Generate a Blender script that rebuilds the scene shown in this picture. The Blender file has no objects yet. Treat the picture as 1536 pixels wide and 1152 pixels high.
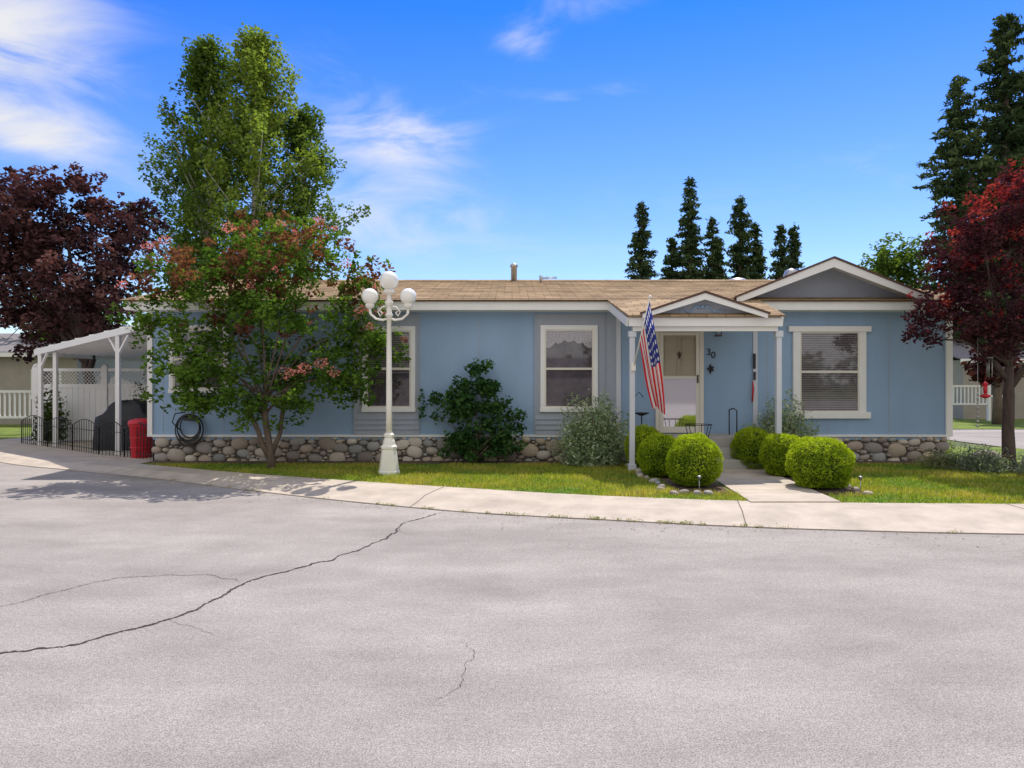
import bpy, bmesh, math, random
import numpy as np
from mathutils import Vector, Matrix, noise as mnoise
random.seed(7); rng=np.random.default_rng(7)
S=bpy.context.scene
COL=S.collection
# ------------------------------------------------------------------ helpers
def empty(name,loc=(0,0,0)):
    o=bpy.data.objects.new(name,None); o.location=loc; COL.objects.link(o); o.empty_display_size=.2; return o
def obj(name,me,parent=None,mats=()):
    o=bpy.data.objects.new(name,me); COL.objects.link(o)
    for m in mats: me.materials.append(m)
    if parent:
        o.parent=parent; o.matrix_parent_inverse=Matrix.Translation(-Vector(parent.location))
    return o
def mesh(name,vs,fs,smooth=False):
    me=bpy.data.meshes.new(name); me.from_pydata([tuple(v) for v in vs],[],[tuple(f) for f in fs]); me.update()
    if smooth:
        me.polygons.foreach_set('use_smooth',[True]*len(me.polygons))
    return me
def fixn(me):
    bm=bmesh.new(); bm.from_mesh(me); bmesh.ops.recalc_face_normals(bm,faces=bm.faces); bm.to_mesh(me); bm.free(); return me
class MB:
    def __init__(s): s.v=[]; s.f=[]; s.mi=[]; s.sm=[]
    def add(s,vs,fs,mi=0,sm=False):
        k=len(s.v); s.v+= [tuple(v) for v in vs]; s.f+=[tuple(i+k for i in f) for f in fs]; s.mi+=[mi]*len(fs); s.sm+=[sm]*len(fs)
    def box(s,x0,x1,y0,y1,z0,z1,mi=0):
        s.add([(x0,y0,z0),(x1,y0,z0),(x1,y1,z0),(x0,y1,z0),(x0,y0,z1),(x1,y0,z1),(x1,y1,z1),(x0,y1,z1)],
              [(0,3,2,1),(4,5,6,7),(0,1,5,4),(1,2,6,5),(2,3,7,6),(3,0,4,7)],mi)
    def beam(s,a,b,w,h,mi=0):
        a=Vector(a);b=Vector(b);d=(b-a).normalized()
        up=Vector((0,0,1)) if abs(d.z)<.95 else Vector((0,1,0))
        r=d.cross(up).normalized(); u=r.cross(d)
        vs=[]
        for p in (a,b):
            for sx,sy in ((-1,-1),(1,-1),(1,1),(-1,1)): vs.append(p+r*sx*w/2+u*sy*h/2)
        s.add(vs,[(0,1,2,3),(7,6,5,4),(0,4,5,1),(1,5,6,2),(2,6,7,3),(3,7,4,0)],mi)
    def tube(s,pts,rad,n=8,mi=0):
        pts=[Vector(p) for p in pts]; k=len(pts)
        if not hasattr(rad,'__len__'): rad=[rad]*k
        vs=[];fs=[]
        for i,p in enumerate(pts):
            d=(pts[min(i+1,k-1)]-pts[max(i-1,0)]).normalized()
            up=Vector((0,1,0)) if abs(d.y)<.9 else Vector((1,0,0))
            r=d.cross(up).normalized(); u=r.cross(d)
            for j in range(n):
                t=2*math.pi*j/n; vs.append(p+(r*math.cos(t)+u*math.sin(t))*rad[i])
        for i in range(k-1):
            for j in range(n):
                fs.append((i*n+j,i*n+(j+1)%n,(i+1)*n+(j+1)%n,(i+1)*n+j))
        fs.append(tuple(range(n-1,-1,-1))); fs.append(tuple(range((k-1)*n,k*n)))
        s.add(vs,fs,mi,True)
    def lathe(s,c,prof,n=20,mi=0,sm=True):
        vs=[];fs=[];k=len(prof)
        for r,z in prof:
            for j in range(n):
                t=2*math.pi*j/n; vs.append((c[0]+r*math.cos(t),c[1]+r*math.sin(t),c[2]+z))
        for i in range(k-1):
            for j in range(n): fs.append((i*n+j,i*n+(j+1)%n,(i+1)*n+(j+1)%n,(i+1)*n+j))
        fs.append(tuple(range(n-1,-1,-1))); fs.append(tuple(range((k-1)*n,k*n)))
        s.add(vs,fs,mi,sm)
    def ball(s,c,r,mi=0,n=20,sz=1):
        prof=[(max(r*math.sin(math.pi*i/12),.0005),-r*sz*math.cos(math.pi*i/12)) for i in range(13)]
        s.lathe(c,prof,n,mi)
    def make(s,name,parent,mats,fix=True,bevel=0):
        me=bpy.data.meshes.new(name); me.from_pydata(s.v,[],s.f); me.update()
        me.polygons.foreach_set('material_index',s.mi); me.polygons.foreach_set('use_smooth',s.sm)
        if fix: fixn(me)
        o=obj(name,me,parent,mats)
        if bevel:
            m=o.modifiers.new('b','BEVEL'); m.width=bevel; m.segments=2; m.limit_method='ANGLE'
        return o
# ------------------------------------------------------------------ materials
def nt(name):
    m=bpy.data.materials.new(name); m.use_nodes=True; t=m.node_tree; return m,t,t.nodes,t.links,t.nodes['Principled BSDF']
def basic(name,c,rough=.7,var=.12,scale=6,bump=0,bscale=60,metal=0,spec=.4,stretch=(1,1,1)):
    m,t,N,L,P=nt(name)
    P.inputs['Roughness'].default_value=rough; P.inputs['Metallic'].default_value=metal; P.inputs['Specular IOR Level'].default_value=spec
    tc=N.new('ShaderNodeTexCoord'); mp=N.new('ShaderNodeMapping'); mp.inputs['Scale'].default_value=stretch; L.new(tc.outputs['Object'],mp.inputs[0])
    nz=N.new('ShaderNodeTexNoise'); nz.inputs['Scale'].default_value=scale; nz.inputs['Detail'].default_value=5; nz.inputs['Roughness'].default_value=.65
    L.new(mp.outputs[0],nz.inputs['Vector'])
    r=N.new('ShaderNodeValToRGB'); r.color_ramp.elements[0].position=.3; r.color_ramp.elements[1].position=.7
    r.color_ramp.elements[0].color=tuple(x*(1-var) for x in c)+(1,); r.color_ramp.elements[1].color=tuple(min(1,x*(1+var)) for x in c)+(1,)
    L.new(nz.outputs['Fac'],r.inputs[0]); L.new(r.outputs[0],P.inputs['Base Color'])
    if bump:
        n2=N.new('ShaderNodeTexNoise'); n2.inputs['Scale'].default_value=bscale; n2.inputs['Detail'].default_value=3; L.new(mp.outputs[0],n2.inputs['Vector'])
        b=N.new('ShaderNodeBump'); b.inputs['Strength'].default_value=bump; b.inputs['Distance'].default_value=.02; L.new(n2.outputs['Fac'],b.inputs['Height']); L.new(b.outputs[0],P.inputs['Normal'])
    return m
def leafmat(name,trans=.35,tc=(1,1,1)):
    m,t,N,L,P=nt(name); N.remove(P)
    a=N.new('ShaderNodeAttribute'); a.attribute_name='Col'
    df=N.new('ShaderNodeBsdfDiffuse'); L.new(a.outputs['Color'],df.inputs['Color'])
    if trans==0:
        L.new(df.outputs[0],N['Material Output'].inputs['Surface']); return m
    tr=N.new('ShaderNodeBsdfTranslucent'); mu=N.new('ShaderNodeVectorMath'); mu.operation='MULTIPLY'
    mu.inputs[1].default_value=tc ; L.new(a.outputs['Color'],mu.inputs[0]); L.new(mu.outputs[0],tr.inputs['Color'])
    mx=N.new('ShaderNodeMixShader'); mx.inputs[0].default_value=trans; L.new(df.outputs[0],mx.inputs[1]); L.new(tr.outputs[0],mx.inputs[2])
    L.new(mx.outputs[0],N['Material Output'].inputs['Surface']); return m
def attrmat(name,rough=.75,bump=.3,bscale=40):
    m,t,N,L,P=nt(name); a=N.new('ShaderNodeAttribute'); a.attribute_name='Col'
    tc=N.new('ShaderNodeTexCoord'); n2=N.new('ShaderNodeTexNoise'); n2.inputs['Scale'].default_value=bscale; n2.inputs['Detail'].default_value=5; L.new(tc.outputs['Object'],n2.inputs['Vector'])
    mr=N.new('ShaderNodeMapRange'); mr.inputs[3].default_value=.7; mr.inputs[4].default_value=1.3; L.new(n2.outputs['Fac'],mr.inputs[0])
    mu=N.new('ShaderNodeVectorMath'); mu.operation='SCALE'; L.new(a.outputs['Color'],mu.inputs[0]); L.new(mr.outputs[0],mu.inputs['Scale'])
    L.new(mu.outputs[0],P.inputs['Base Color']); P.inputs['Roughness'].default_value=rough
    b=N.new('ShaderNodeBump'); b.inputs['Strength'].default_value=bump; b.inputs['Distance'].default_value=.01; L.new(n2.outputs['Fac'],b.inputs['Height']); L.new(b.outputs[0],P.inputs['Normal'])
    return m
def siding(name,c):
    m,t,N,L,P=nt(name); tc=N.new('ShaderNodeTexCoord')
    P.inputs['Roughness'].default_value=.8; P.inputs['Specular IOR Level'].default_value=.2
    n1=N.new('ShaderNodeTexNoise'); n1.inputs['Scale'].default_value=.9; n1.inputs['Detail'].default_value=6; n1.inputs['Roughness'].default_value=.6
    mp=N.new('ShaderNodeMapping'); mp.inputs['Scale'].default_value=(1.6,1,.5); L.new(tc.outputs['Object'],mp.inputs[0]); L.new(mp.outputs[0],n1.inputs['Vector'])
    n2=N.new('ShaderNodeTexNoise'); n2.inputs['Scale'].default_value=70; n2.inputs['Detail'].default_value=3; L.new(tc.outputs['Object'],n2.inputs['Vector'])
    a=N.new('ShaderNodeMapRange'); a.inputs[1].default_value=.3;a.inputs[2].default_value=.7;a.inputs[3].default_value=.92;a.inputs[4].default_value=1.07; L.new(n1.outputs['Fac'],a.inputs[0])
    b_=N.new('ShaderNodeMapRange'); b_.inputs[1].default_value=.3;b_.inputs[2].default_value=.7;b_.inputs[3].default_value=.90;b_.inputs[4].default_value=1.10; L.new(n2.outputs['Fac'],b_.inputs[0])
    m1=N.new('ShaderNodeMath'); m1.operation='MULTIPLY'; L.new(a.outputs[0],m1.inputs[0]); L.new(b_.outputs[0],m1.inputs[1])
    mu=N.new('ShaderNodeVectorMath'); mu.operation='SCALE'; mu.inputs[0].default_value=c; L.new(m1.outputs[0],mu.inputs['Scale']); L.new(mu.outputs[0],P.inputs['Base Color'])
    b=N.new('ShaderNodeBump'); b.inputs['Strength'].default_value=.35; b.inputs['Distance'].default_value=.01; L.new(n2.outputs['Fac'],b.inputs['Height']); L.new(b.outputs[0],P.inputs['Normal'])
    return m
M={}
M['blue']=siding('blue_siding_paint',(.30,.425,.60))
M['grey']=siding('grey_panel_paint',(.36,.395,.465))
M['white']=basic('white_trim_paint',(.82,.81,.80),.55,.03,4)
M['lilac']=basic('post_paint',(.62,.64,.71),.6,.04,4)
M['cream']=basic('cream_vinyl',(.72,.68,.60),.5,.03,4)
M['tan']=basic('tan_door_paint',(.40,.34,.26),.5,.04,5)
M['brown']=basic('brown_drip_edge',(.10,.05,.035),.6,.1,8)
M['black']=basic('black_metal',(.02,.02,.022),.45,.1,8)
M['blackcloth']=basic('black_cover_fabric',(.018,.019,.024),.55,.2,5,.6,9)
M['red']=basic('red_plastic',(.55,.02,.035),.4,.06,4)
M['galv']=basic('galvanised_metal',(.42,.42,.42),.4,.15,8,metal=.6)
M['conc']=basic('concrete',(.50,.425,.345),.9,.18,2.2,.3,70)
M['step']=basic('step_concrete',(.42,.40,.38),.9,.1,4,.3,70)
M['soil']=basic('soil_mulch',(.12,.08,.055),1,.5,18,.9,50)
M['mortar']=basic('mortar',(.15,.135,.12),1,.3,12,.5,50)
M['bark']=basic('bark',(.15,.11,.085),.95,.35,14,.9,30,stretch=(1,1,.3))
M['barkl']=basic('aspen_bark',(.42,.40,.34),.9,.3,10,.5,30)
M['barkd']=basic('dark_bark',(.085,.06,.052),.95,.3,14,.9,30,stretch=(1,1,.3))
M['stone']=attrmat('river_rock')
M['lampw']=basic('lamp_white_paint',(.82,.79,.73),.45,.05,6)
M['globe']=basic('globe_glass',(.90,.89,.85),.25,.01,3,spec=.6)
M['drk']=basic('window_dark_and_reflections',(.10,.078,.082),.8,.75,2.6)  # opaque backing: dark room and brownish pane reflections put into its mottled colour
M['blind']=basic('blind_slats',(.30,.27,.255),.7,.05,5)
M['lace']=basic('lace_valance',(.50,.46,.46),.9,.5,38)
M['crack']=basic('crack_fill',(.06,.05,.046),1,.4,25)
M['joint']=basic('joint_dirt',(.16,.135,.115),1,.4,25)
M['leaf']=leafmat('leaf',.42,tc=(1.3,1.3,.6))
M['leafr']=leafmat('leaf_red',.38,tc=(1.4,.7,.7))
M['leafp']=leafmat('leaf_plum',.3,tc=(1.3,.8,.8))
M['needle']=leafmat('needles',.12,tc=(1.2,1.3,.7))
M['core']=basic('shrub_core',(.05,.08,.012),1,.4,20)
M['wallb']=basic('neighbour_siding',(.36,.32,.28),.8,.08,3)
M['roofg']=basic('neighbour_roof',(.22,.20,.19),.9,.2,9)
def glassmat(name,fac,rough=.03):
    m,t,N,L,P=nt(name); N.remove(P)
    tr=N.new('ShaderNodeBsdfTransparent'); tr.inputs[0].default_value=(.92,.92,.94,1); g=N.new('ShaderNodeBsdfGlossy'); g.inputs['Roughness'].default_value=rough
    g.inputs['Color'].default_value=(.95,.95,.97,1)
    mx=N.new('ShaderNodeMixShader'); mx.inputs[0].default_value=fac
    L.new(tr.outputs[0],mx.inputs[1]); L.new(g.outputs[0],mx.inputs[2]); L.new(mx.outputs[0],N['Material Output'].inputs['Surface']); return m
M['glass']=glassmat('window_glass',.06); M['glass2']=glassmat('storm_door_glass_mat',.5,.04)
def shingles():
    m,t,N,L,P=nt('asphalt_shingles'); tc=N.new('ShaderNodeTexCoord')
    br=N.new('ShaderNodeTexBrick'); br.inputs['Scale'].default_value=1; br.inputs['Brick Width'].default_value=.32; br.inputs['Row Height'].default_value=.15
    br.inputs['Mortar Size'].default_value=.006; br.inputs['Color1'].default_value=(.46,.335,.205,1); br.inputs['Color2'].default_value=(.32,.225,.14,1); br.inputs['Mortar'].default_value=(.12,.08,.05,1)
    L.new(tc.outputs['Object'],br.inputs['Vector'])
    nz=N.new('ShaderNodeTexNoise'); nz.inputs['Scale'].default_value=1.3; nz.inputs['Detail'].default_value=9; nz.inputs['Roughness'].default_value=.75; L.new(tc.outputs['Object'],nz.inputs['Vector'])
    mr=N.new('ShaderNodeMapRange'); mr.inputs[1].default_value=.3; mr.inputs[2].default_value=.7; mr.inputs[3].default_value=.66; mr.inputs[4].default_value=1.3; L.new(nz.outputs['Fac'],mr.inputs[0])
    mu=N.new('ShaderNodeVectorMath'); mu.operation='SCALE'; L.new(br.outputs['Color'],mu.inputs[0]); L.new(mr.outputs[0],mu.inputs['Scale'])
    L.new(mu.outputs[0],P.inputs['Base Color']); P.inputs['Roughness'].default_value=.95; P.inputs['Specular IOR Level'].default_value=.1
    b=N.new('ShaderNodeBump'); b.inputs['Strength'].default_value=.6; b.inputs['Distance'].default_value=.01; b.invert=True; L.new(br.outputs['Fac'],b.inputs['Height']); L.new(b.outputs[0],P.inputs['Normal'])
    return m
M['shingle']=shingles()
def asphalt():
    m,t,N,L,P=nt('weathered_asphalt'); tc=N.new('ShaderNodeTexCoord')
    def nz(s,d,r,st=(1,1,1)):
        mp=N.new('ShaderNodeMapping'); mp.inputs['Scale'].default_value=st; L.new(tc.outputs['Object'],mp.inputs[0])
        n=N.new('ShaderNodeTexNoise'); n.inputs['Scale'].default_value=s; n.inputs['Detail'].default_value=d; n.inputs['Roughness'].default_value=r; L.new(mp.outputs[0],n.inputs['Vector']); return n
    big=nz(.33,6,.66,(1,2.4,1)); med=nz(1.6,5,.7); fine=nz(120,3,.8); grit=nz(34,3,.7)
    r=N.new('ShaderNodeValToRGB'); e=r.color_ramp.elements; e[0].position=.36; e[0].color=(.295,.262,.238,1); e[1].position=.66; e[1].color=(.40,.36,.325,1)
    L.new(big.outputs['Fac'],r.inputs[0])
    def mr(inp,a,b,c,d):
        q=N.new('ShaderNodeMapRange'); q.inputs[1].default_value=a;q.inputs[2].default_value=b;q.inputs[3].default_value=c;q.inputs[4].default_value=d; L.new(inp,q.inputs[0]); return q.outputs[0]
    a1=mr(med.outputs['Fac'],.3,.7,.90,1.09); a2=mr(fine.outputs['Fac'],.34,.66,.48,1.52); a3=mr(grit.outputs['Fac'],.3,.7,.84,1.16)
    m1=N.new('ShaderNodeMath'); m1.operation='MULTIPLY'; L.new(a1,m1.inputs[0]); L.new(a2,m1.inputs[1])
    m2=N.new('ShaderNodeMath'); m2.operation='MULTIPLY'; L.new(m1.outputs[0],m2.inputs[0]); L.new(a3,m2.inputs[1])
    mu=N.new('ShaderNodeVectorMath'); mu.operation='SCALE'; L.new(r.outputs[0],mu.inputs[0]); L.new(m2.outputs[0],mu.inputs['Scale'])
    L.new(mu.outputs[0],P.inputs['Base Color']); P.inputs['Roughness'].default_value=.95; P.inputs['Specular IOR Level'].default_value=.1
    b=N.new('ShaderNodeBump'); b.inputs['Strength'].default_value=.5; b.inputs['Distance'].default_value=.006; L.new(fine.outputs['Fac'],b.inputs['Height']); L.new(b.outputs[0],P.inputs['Normal'])
    return m
M['asphalt']=asphalt()
M['grassg']=basic('grass_ground',(.15,.20,.03),1,.45,3,.6,60)
M['ground']=basic('ground_cover',(.12,.14,.05),1,.35,1,.3,20)
# ------------------------------------------------------------------ leaf mesh
def leafmesh(name,P,C,size,mat,parent=None,aspect=1.8,up=.35,hang=0,var=.3):
    n=len(P); size=np.broadcast_to(size,(n,))*rng.uniform(.65,1.35,n)
    nr=rng.normal(size=(n,3)); nr[:,2]=nr[:,2]*1+up*2*np.sign(nr[:,2]+.5); nr/=np.linalg.norm(nr,axis=1)[:,None]
    d=rng.normal(size=(n,3)); d[:,2]-=hang; d-=nr*(d*nr).sum(1)[:,None]; d/=np.linalg.norm(d,axis=1)[:,None]
    w=np.cross(nr,d)
    s=size[:,None]
    v=np.empty((n,4,3)); v[:,0]=P-d*s*.5; v[:,1]=P+w*s*.5/aspect-d*s*.05+nr*s*.08; v[:,2]=P+d*s*.5; v[:,3]=P-w*s*.5/aspect-d*s*.05+nr*s*.08
    me=bpy.data.meshes.new(name); me.vertices.add(n*4); me.vertices.foreach_set('co',v.ravel()); me.loops.add(n*4)
    me.loops.foreach_set('vertex_index',np.arange(n*4,dtype=np.int32)); me.polygons.add(n); me.polygons.foreach_set('loop_start',np.arange(0,n*4,4,dtype=np.int32))
    me.update(calc_edges=True)
    c=C*rng.uniform(1-var,1+var,(n,1)); c=np.clip(np.hstack([c,np.ones((n,1))]),0,1)
    at=me.color_attributes.new('Col','FLOAT_COLOR','POINT'); at.data.foreach_set('color',np.repeat(c,4,axis=0).astype(np.float32).ravel())
    return obj(name,me,parent,[mat])
def clump_leaves(clumps,dens,squash=.75):
    Ps=[];Cs=[]
    for x,y,z,r,c in clumps:
        n=max(6,int(dens*r*r)); d=rng.normal(size=(n,3)); d/=np.linalg.norm(d,axis=1)[:,None]
        rr=r*rng.uniform(.15,1,n)**.5; p=d*rr[:,None]; p[:,2]*=squash
        Ps.append(p+np.array([x,y,z])); Cs.append(np.tile(np.array(c),(n,1)))
    return np.vstack(Ps),np.vstack(Cs)
def lobes_to_clumps(lobes,per,cr,cols,ysc=1.0,shell=.5,gap=.15):
    out=[]
    for (x,y,z,r) in lobes:
        k=max(3,int(per*r*r))
        for _ in range(k):
            d=Vector(rng.normal(size=3)); d.normalize(); q=r*random.uniform(shell,1.08)
            if random.random()<gap: continue
            c=cols(d,z) ; out.append((x+d.x*q,y+d.y*q*ysc,z+d.z*q,cr*random.uniform(.6,1.3),c))
    return out
def branchy(mb,start,lobes,r0,fork,mi=0,sub=4):
    for (x,y,z,r) in lobes:
        a=Vector(fork)+Vector((random.uniform(-.05,.05),random.uniform(-.05,.05),random.uniform(-.1,.3))); b=Vector((x,y,z))
        mid=(a+b)/2+Vector((random.uniform(-.15,.15),random.uniform(-.15,.15),.12*(b-a).length))
        mb.tube([a,(a+mid)/2+Vector((0,0,.03)),mid,(mid+b)/2,b],[r0,r0*.8,r0*.6,r0*.4,r0*.2],6,mi)
        for k in range(sub):
            d=Vector(rng.normal(size=3)).normalized()*r*.9; q=mid.lerp(b,random.uniform(.3,1))
            mb.tube([q,q+d*.5+Vector((0,0,.05)),q+d],[r0*.25,r0*.16,r0*.06],5,mi)
def mixc(a,b,t): return tuple(a[i]*(1-t)+b[i]*t for i in range(3))
# ------------------------------------------------------------------ ground, road, pavement
me=mesh('ground',[(-900,-900,-.02),(900,-900,-.02),(900,900,-.02),(-900,900,-.02)],[(0,1,2,3)]); obj('ground',me,None,[M['ground']])
front=[(-30,28),(-14.5,17.3),(-10.4,13.9),(-8.28,12.7),(-6.06,11.54),(-4.26,10.43),(-2.68,9.52),(-1.46,8.9),(-.4,8.44),(1.04,8.03),(2.48,7.65),(3.85,7.41),(5.43,7.25),(8,7.12),(12,7.1),(40,7.3)]
back =[(-30.8,29.2),(-15.3,18.5),(-11.1,15.0),(-9.1,14.0),(-6.75,12.8),(-4.8,11.75),(-3.3,11.05),(-2.05,10.5),(-.9,10.05),(.5,9.5),(1.95,9.08),(3.4,8.8),(5.2,8.68),(8,8.6),(12,8.6),(40,8.8)]
def smooth(pts,n=6):
    out=[];P=[np.array(p,float) for p in pts]
    for i in range(len(P)-1):
        p0=P[max(i-1,0)];p1=P[i];p2=P[i+1];p3=P[min(i+2,len(P)-1)]
        for k in range(n):
            t=k/n; out.append(.5*((2*p1)+(-p0+p2)*t+(2*p0-5*p1+4*p2-p3)*t*t+(-p0+3*p1-3*p2+p3)*t**3))
    out.append(P[-1]); return np.array(out)
F=smooth(front);B=smooth(back)
vs=[];fs=[]
for p in F: vs+=[(p[0],p[1]+.02,0),(p[0]*1.0,-40,0)]
for i in range(len(F)-1): fs.append((2*i,2*i+1,2*i+3,2*i+2))
obj('road',fixn(mesh('road',vs,fs)),None,[M['asphalt']])
obj('road',mesh('road_b',[(12.5,16.5,.0),(60,16.5,.0),(60,24,.0),(12.5,24,.0)],[(0,1,2,3)]),None,[M['asphalt']])
prof=[(0,-.03),(0,.012),(.12,.02),(.3,.05),(.42,.078),(.7,.082),(1,.085),(1,-.02)]
vs=[];fs=[];k=len(prof)
for a,b in zip(F,B):
    for t,z in prof: q=a*(1-t)+b*t; vs.append((q[0],q[1],z))
for i in range(len(F)-1):
    for j in range(k-1): fs.append((i*k+j,(i+1)*k+j,(i+1)*k+j+1,i*k+j+1))
pav=obj('pavement',fixn(mesh('pavement',vs,fs)),None,[M['conc'],M['crack']])
mb=MB()
for a,b in (((-1.32,8.83),(-1.0,10.08)),((2.62,7.62),(2.93,8.88)),((-4.1,10.33),(-3.5,11.13)),((6.1,7.2),(6.25,8.64)),((-7.0,12.04),(-6.2,12.5))):
    a=np.array(a);b=np.array(b)
    for (t0,z0),(t1,z1) in zip(prof[1:6],prof[2:7]):
        p=a*(1-t0)+b*t0;q=a*(1-t1)+b*t1
        mb.add([(p[0]-.006,p[1],z0+.004),(p[0]+.006,p[1],z0+.004),(q[0]+.006,q[1],z1+.004),(q[0]-.006,q[1],z1+.004)],[(0,1,2,3)])
for i in range(len(F)-1):
    w0=.008+.02*abs(mnoise.noise(Vector((i*.7,0,0))));a=F[i];b=F[i+1]
    mb.add([(a[0],a[1]-w0,.004),(b[0],b[1]-w0,.004),(b[0],b[1]+.01,.004),(a[0],a[1]+.01,.004)],[(0,1,2,3)])
mb.make('pavement_joints',pav,[M['joint']],False)
def crack(pts,w,name_mb,wig=.05):
    P=[np.array(p,float) for p in pts]
    for it in range(5):
        Q=[P[0]]
        for a,b in zip(P[:-1],P[1:]):
            d=b-a;L=np.linalg.norm(d);n=np.array([-d[1],d[0]])/max(L,1e-6); Q+=[(a+b)/2+n*random.gauss(0,wig)*L,b]
        P=Q
    vs=[];fs=[];n=len(P)
    for i,p in enumerate(P):
        d=P[min(i+1,n-1)]-P[max(i-1,0)]; d/=max(np.linalg.norm(d),1e-6); nn=np.array([-d[1],d[0]])
        ww=w*(.35+1.1*random.random())*min(1,(i+2)/15,(n-i+1)/15)
        for sgn in(-1,1): q=p+nn*ww*sgn; vs.append((q[0],q[1],.004))
    for i in range(n-1): fs.append((2*i,2*i+1,2*i+3,2*i+2))
    name_mb.add(vs,fs)
mb=MB()
crack([(-.90,8.5),(-1.26,7.65),(-1.43,6.71),(-1.62,6.2),(-1.92,5.81),(-2.14,5.51),(-2.21,5.06),(-2.34,4.63),(-2.6,4.3),(-3.04,4.05),(-4,3.8),(-6,3.4)],.010,mb,.09)
crack([(-4.6,4.6),(-3.68,4.9),(-3.46,5.3),(-3.13,5.65),(-2.56,5.73),(-2.2,5.5)],.0035,mb,.09)
crack([(-.235,4.3),(-.26,3.86),(-.27,3.6),(-.43,3.42)],.0013,mb,.1)
crack([(-2.34,4.63),(-2.1,4.5),(-1.9,4.3)],.0015,mb,.1)
crack([(-1.26,7.65),(-1.0,7.2)],.002,mb,.1)
mb.make('road_cracks',bpy.data.objects['road'],[M['crack']],True)
LZ=.075
vs=[];fs=[]
sel=[p for p in B if -7.2<p[0]<12.2]
for p in sel: vs+=[(p[0],p[1]-.01,LZ),(p[0],16.5,LZ)]
for i in range(len(sel)-1): fs.append((2*i,2*i+1,2*i+3,2*i+2))
lawn=obj('lawn',fixn(mesh('lawn',vs,fs)),None,[M['grassg']])
def walkx(y): t=(y-8.7)/3.4; return 3.05+.25*t,4.2+.25*t
bx=B[:,0];by=B[:,1]
n=170000; X=rng.uniform(-7,12,n);Y=rng.uniform(8.6,13.2,n); yb=np.interp(X,bx,by)
w0,w1=walkx(Y)
ok=(Y>yb+.03*np.sin(X*9)-.01)&~((X>w0-.0)&(X<w1+.0))&~((X>2.35)&(X<w0)&(Y>9.55))&~((X>w1)&(X<4.95)&(Y>9.4))&~(Y>12.95)
X=X[ok];Y=Y[ok];yb=yb[ok];n=len(X)
h=rng.uniform(.025,.06,n);an=rng.uniform(0,math.pi,n);w=.007
lx=rng.normal(0,.016,n);ly=rng.normal(0,.016,n)
pat=np.array([mnoise.noise(Vector((a*.9,b*1.4,3)))+.5*mnoise.noise(Vector((a*3.1,b*3.4,7))) for a,b in zip(X,Y)])
h*=1+.5*pat
Z0=np.where(Y<yb+.02,.088,LZ)
v=np.empty((n,3,3)); v[:,0]=np.c_[X-np.cos(an)*w,Y-np.sin(an)*w,Z0]; v[:,1]=np.c_[X+np.cos(an)*w,Y+np.sin(an)*w,Z0]; v[:,2]=np.c_[X+lx,Y+ly,LZ+h]
me=bpy.data.meshes.new('grass_blades'); me.vertices.add(n*3); me.vertices.foreach_set('co',v.ravel()); me.loops.add(n*3); me.loops.foreach_set('vertex_index',np.arange(n*3,dtype=np.int32)); me.polygons.add(n); me.polygons.foreach_set('loop_start',np.arange(0,n*3,3,dtype=np.int32)); me.update(calc_edges=True)
c=np.c_[.32+.24*pat,.37+.10*pat,.055+.05*np.clip(pat,0,1)]*rng.uniform(.55,1.45,(n,1)); dry=rng.random(n)<.08+.25*np.clip(pat,0,1); c[dry]=(.50,.44,.21)
c=np.clip(np.hstack([c,np.ones((n,1))]),0.01,1)
at=me.color_attributes.new('Col','FLOAT_COLOR','POINT'); at.data.foreach_set('color',np.repeat(c,3,axis=0).astype(np.float32).ravel())
obj('grass_blades',me,lawn,[M['leaf']])
Ps=[];Cs=[]
for _ in range(46):
    x=random.choice([random.uniform(-.6,2.2),random.uniform(-6,9)]); y=float(np.interp(x,F[:,0],F[:,1])); r=random.uniform(.01,.04)
    for _ in range(28): Ps.append((x+random.gauss(0,r*1.6),y+random.gauss(0,.012),.012+abs(random.gauss(0,.014)))); Cs.append(mixc((.16,.22,.04),(.40,.38,.12),random.random()))
leafmesh('kerb_weeds',np.array(Ps),np.array(Cs),.022,M['leaf'],None,3,0)
Ps=[];Cs=[]
for _ in range(420):
    x=random.uniform(-7,9); y=float(np.interp(x,F[:,0],F[:,1]))-abs(random.gauss(0,.35)); Ps.append((x,y,.008)); Cs.append(mixc((.10,.06,.035),(.30,.24,.12),random.random()))
leafmesh('leaf_litter',np.array(Ps),np.array(Cs),.025,M['needle'],None,1.6,2.5)
obj('lawn',mesh('lawn_b',[(-60,19.6,.0),(-13.2,19.6,.0),(-13.2,34,.0),(-60,34,.0)],[(0,1,2,3)]),None,[M['grassg']])
obj('lawn',mesh('lawn_c',[(12.5,24.1,.01),(60,24.1,.01),(60,45,.01),(12.5,45,.01)],[(0,1,2,3)]),None,[M['grassg']])
obj('patio_slab',mesh('patio_slab',[(-7.2,13.02,.03),(-7.2,24,.03),(-14,24,.03),(-14.6,18.0,.03),(-11.1,15.0,.03),(-9.1,13.98,.03)],[(0,1,2,3,4,5)]),None,[M['conc']])
mb=MB(); 
ys=[8.72,9.7,10.7,11.7,12.3]
for a,b in zip(ys[:-1],ys[1:]):
    a0,a1=walkx(a);b0,b1=walkx(b); z=.1
    mb.add([(a0,a+.006,z),(a1,a+.006,z),(b1,b-.006,z),(b0,b-.006,z),(a0,a+.006,0),(a1,a+.006,0),(b1,b-.006,0),(b0,b-.006,0)],[(0,1,2,3),(0,4,5,1),(1,5,6,2),(2,6,7,3),(3,7,4,0)])
mb.make('walkway',None,[M['conc']])
mb=MB()
def flat(mb,pts,z): mb.add([(x,y,z) for x,y in pts],[tuple(range(len(pts)))])
flat(mb,[(2.35,9.55),(2.6,9.3),(3.05,9.35),(3.28,12.2),(3.0,12.9),(2.3,12.9)],LZ+.006)
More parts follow.
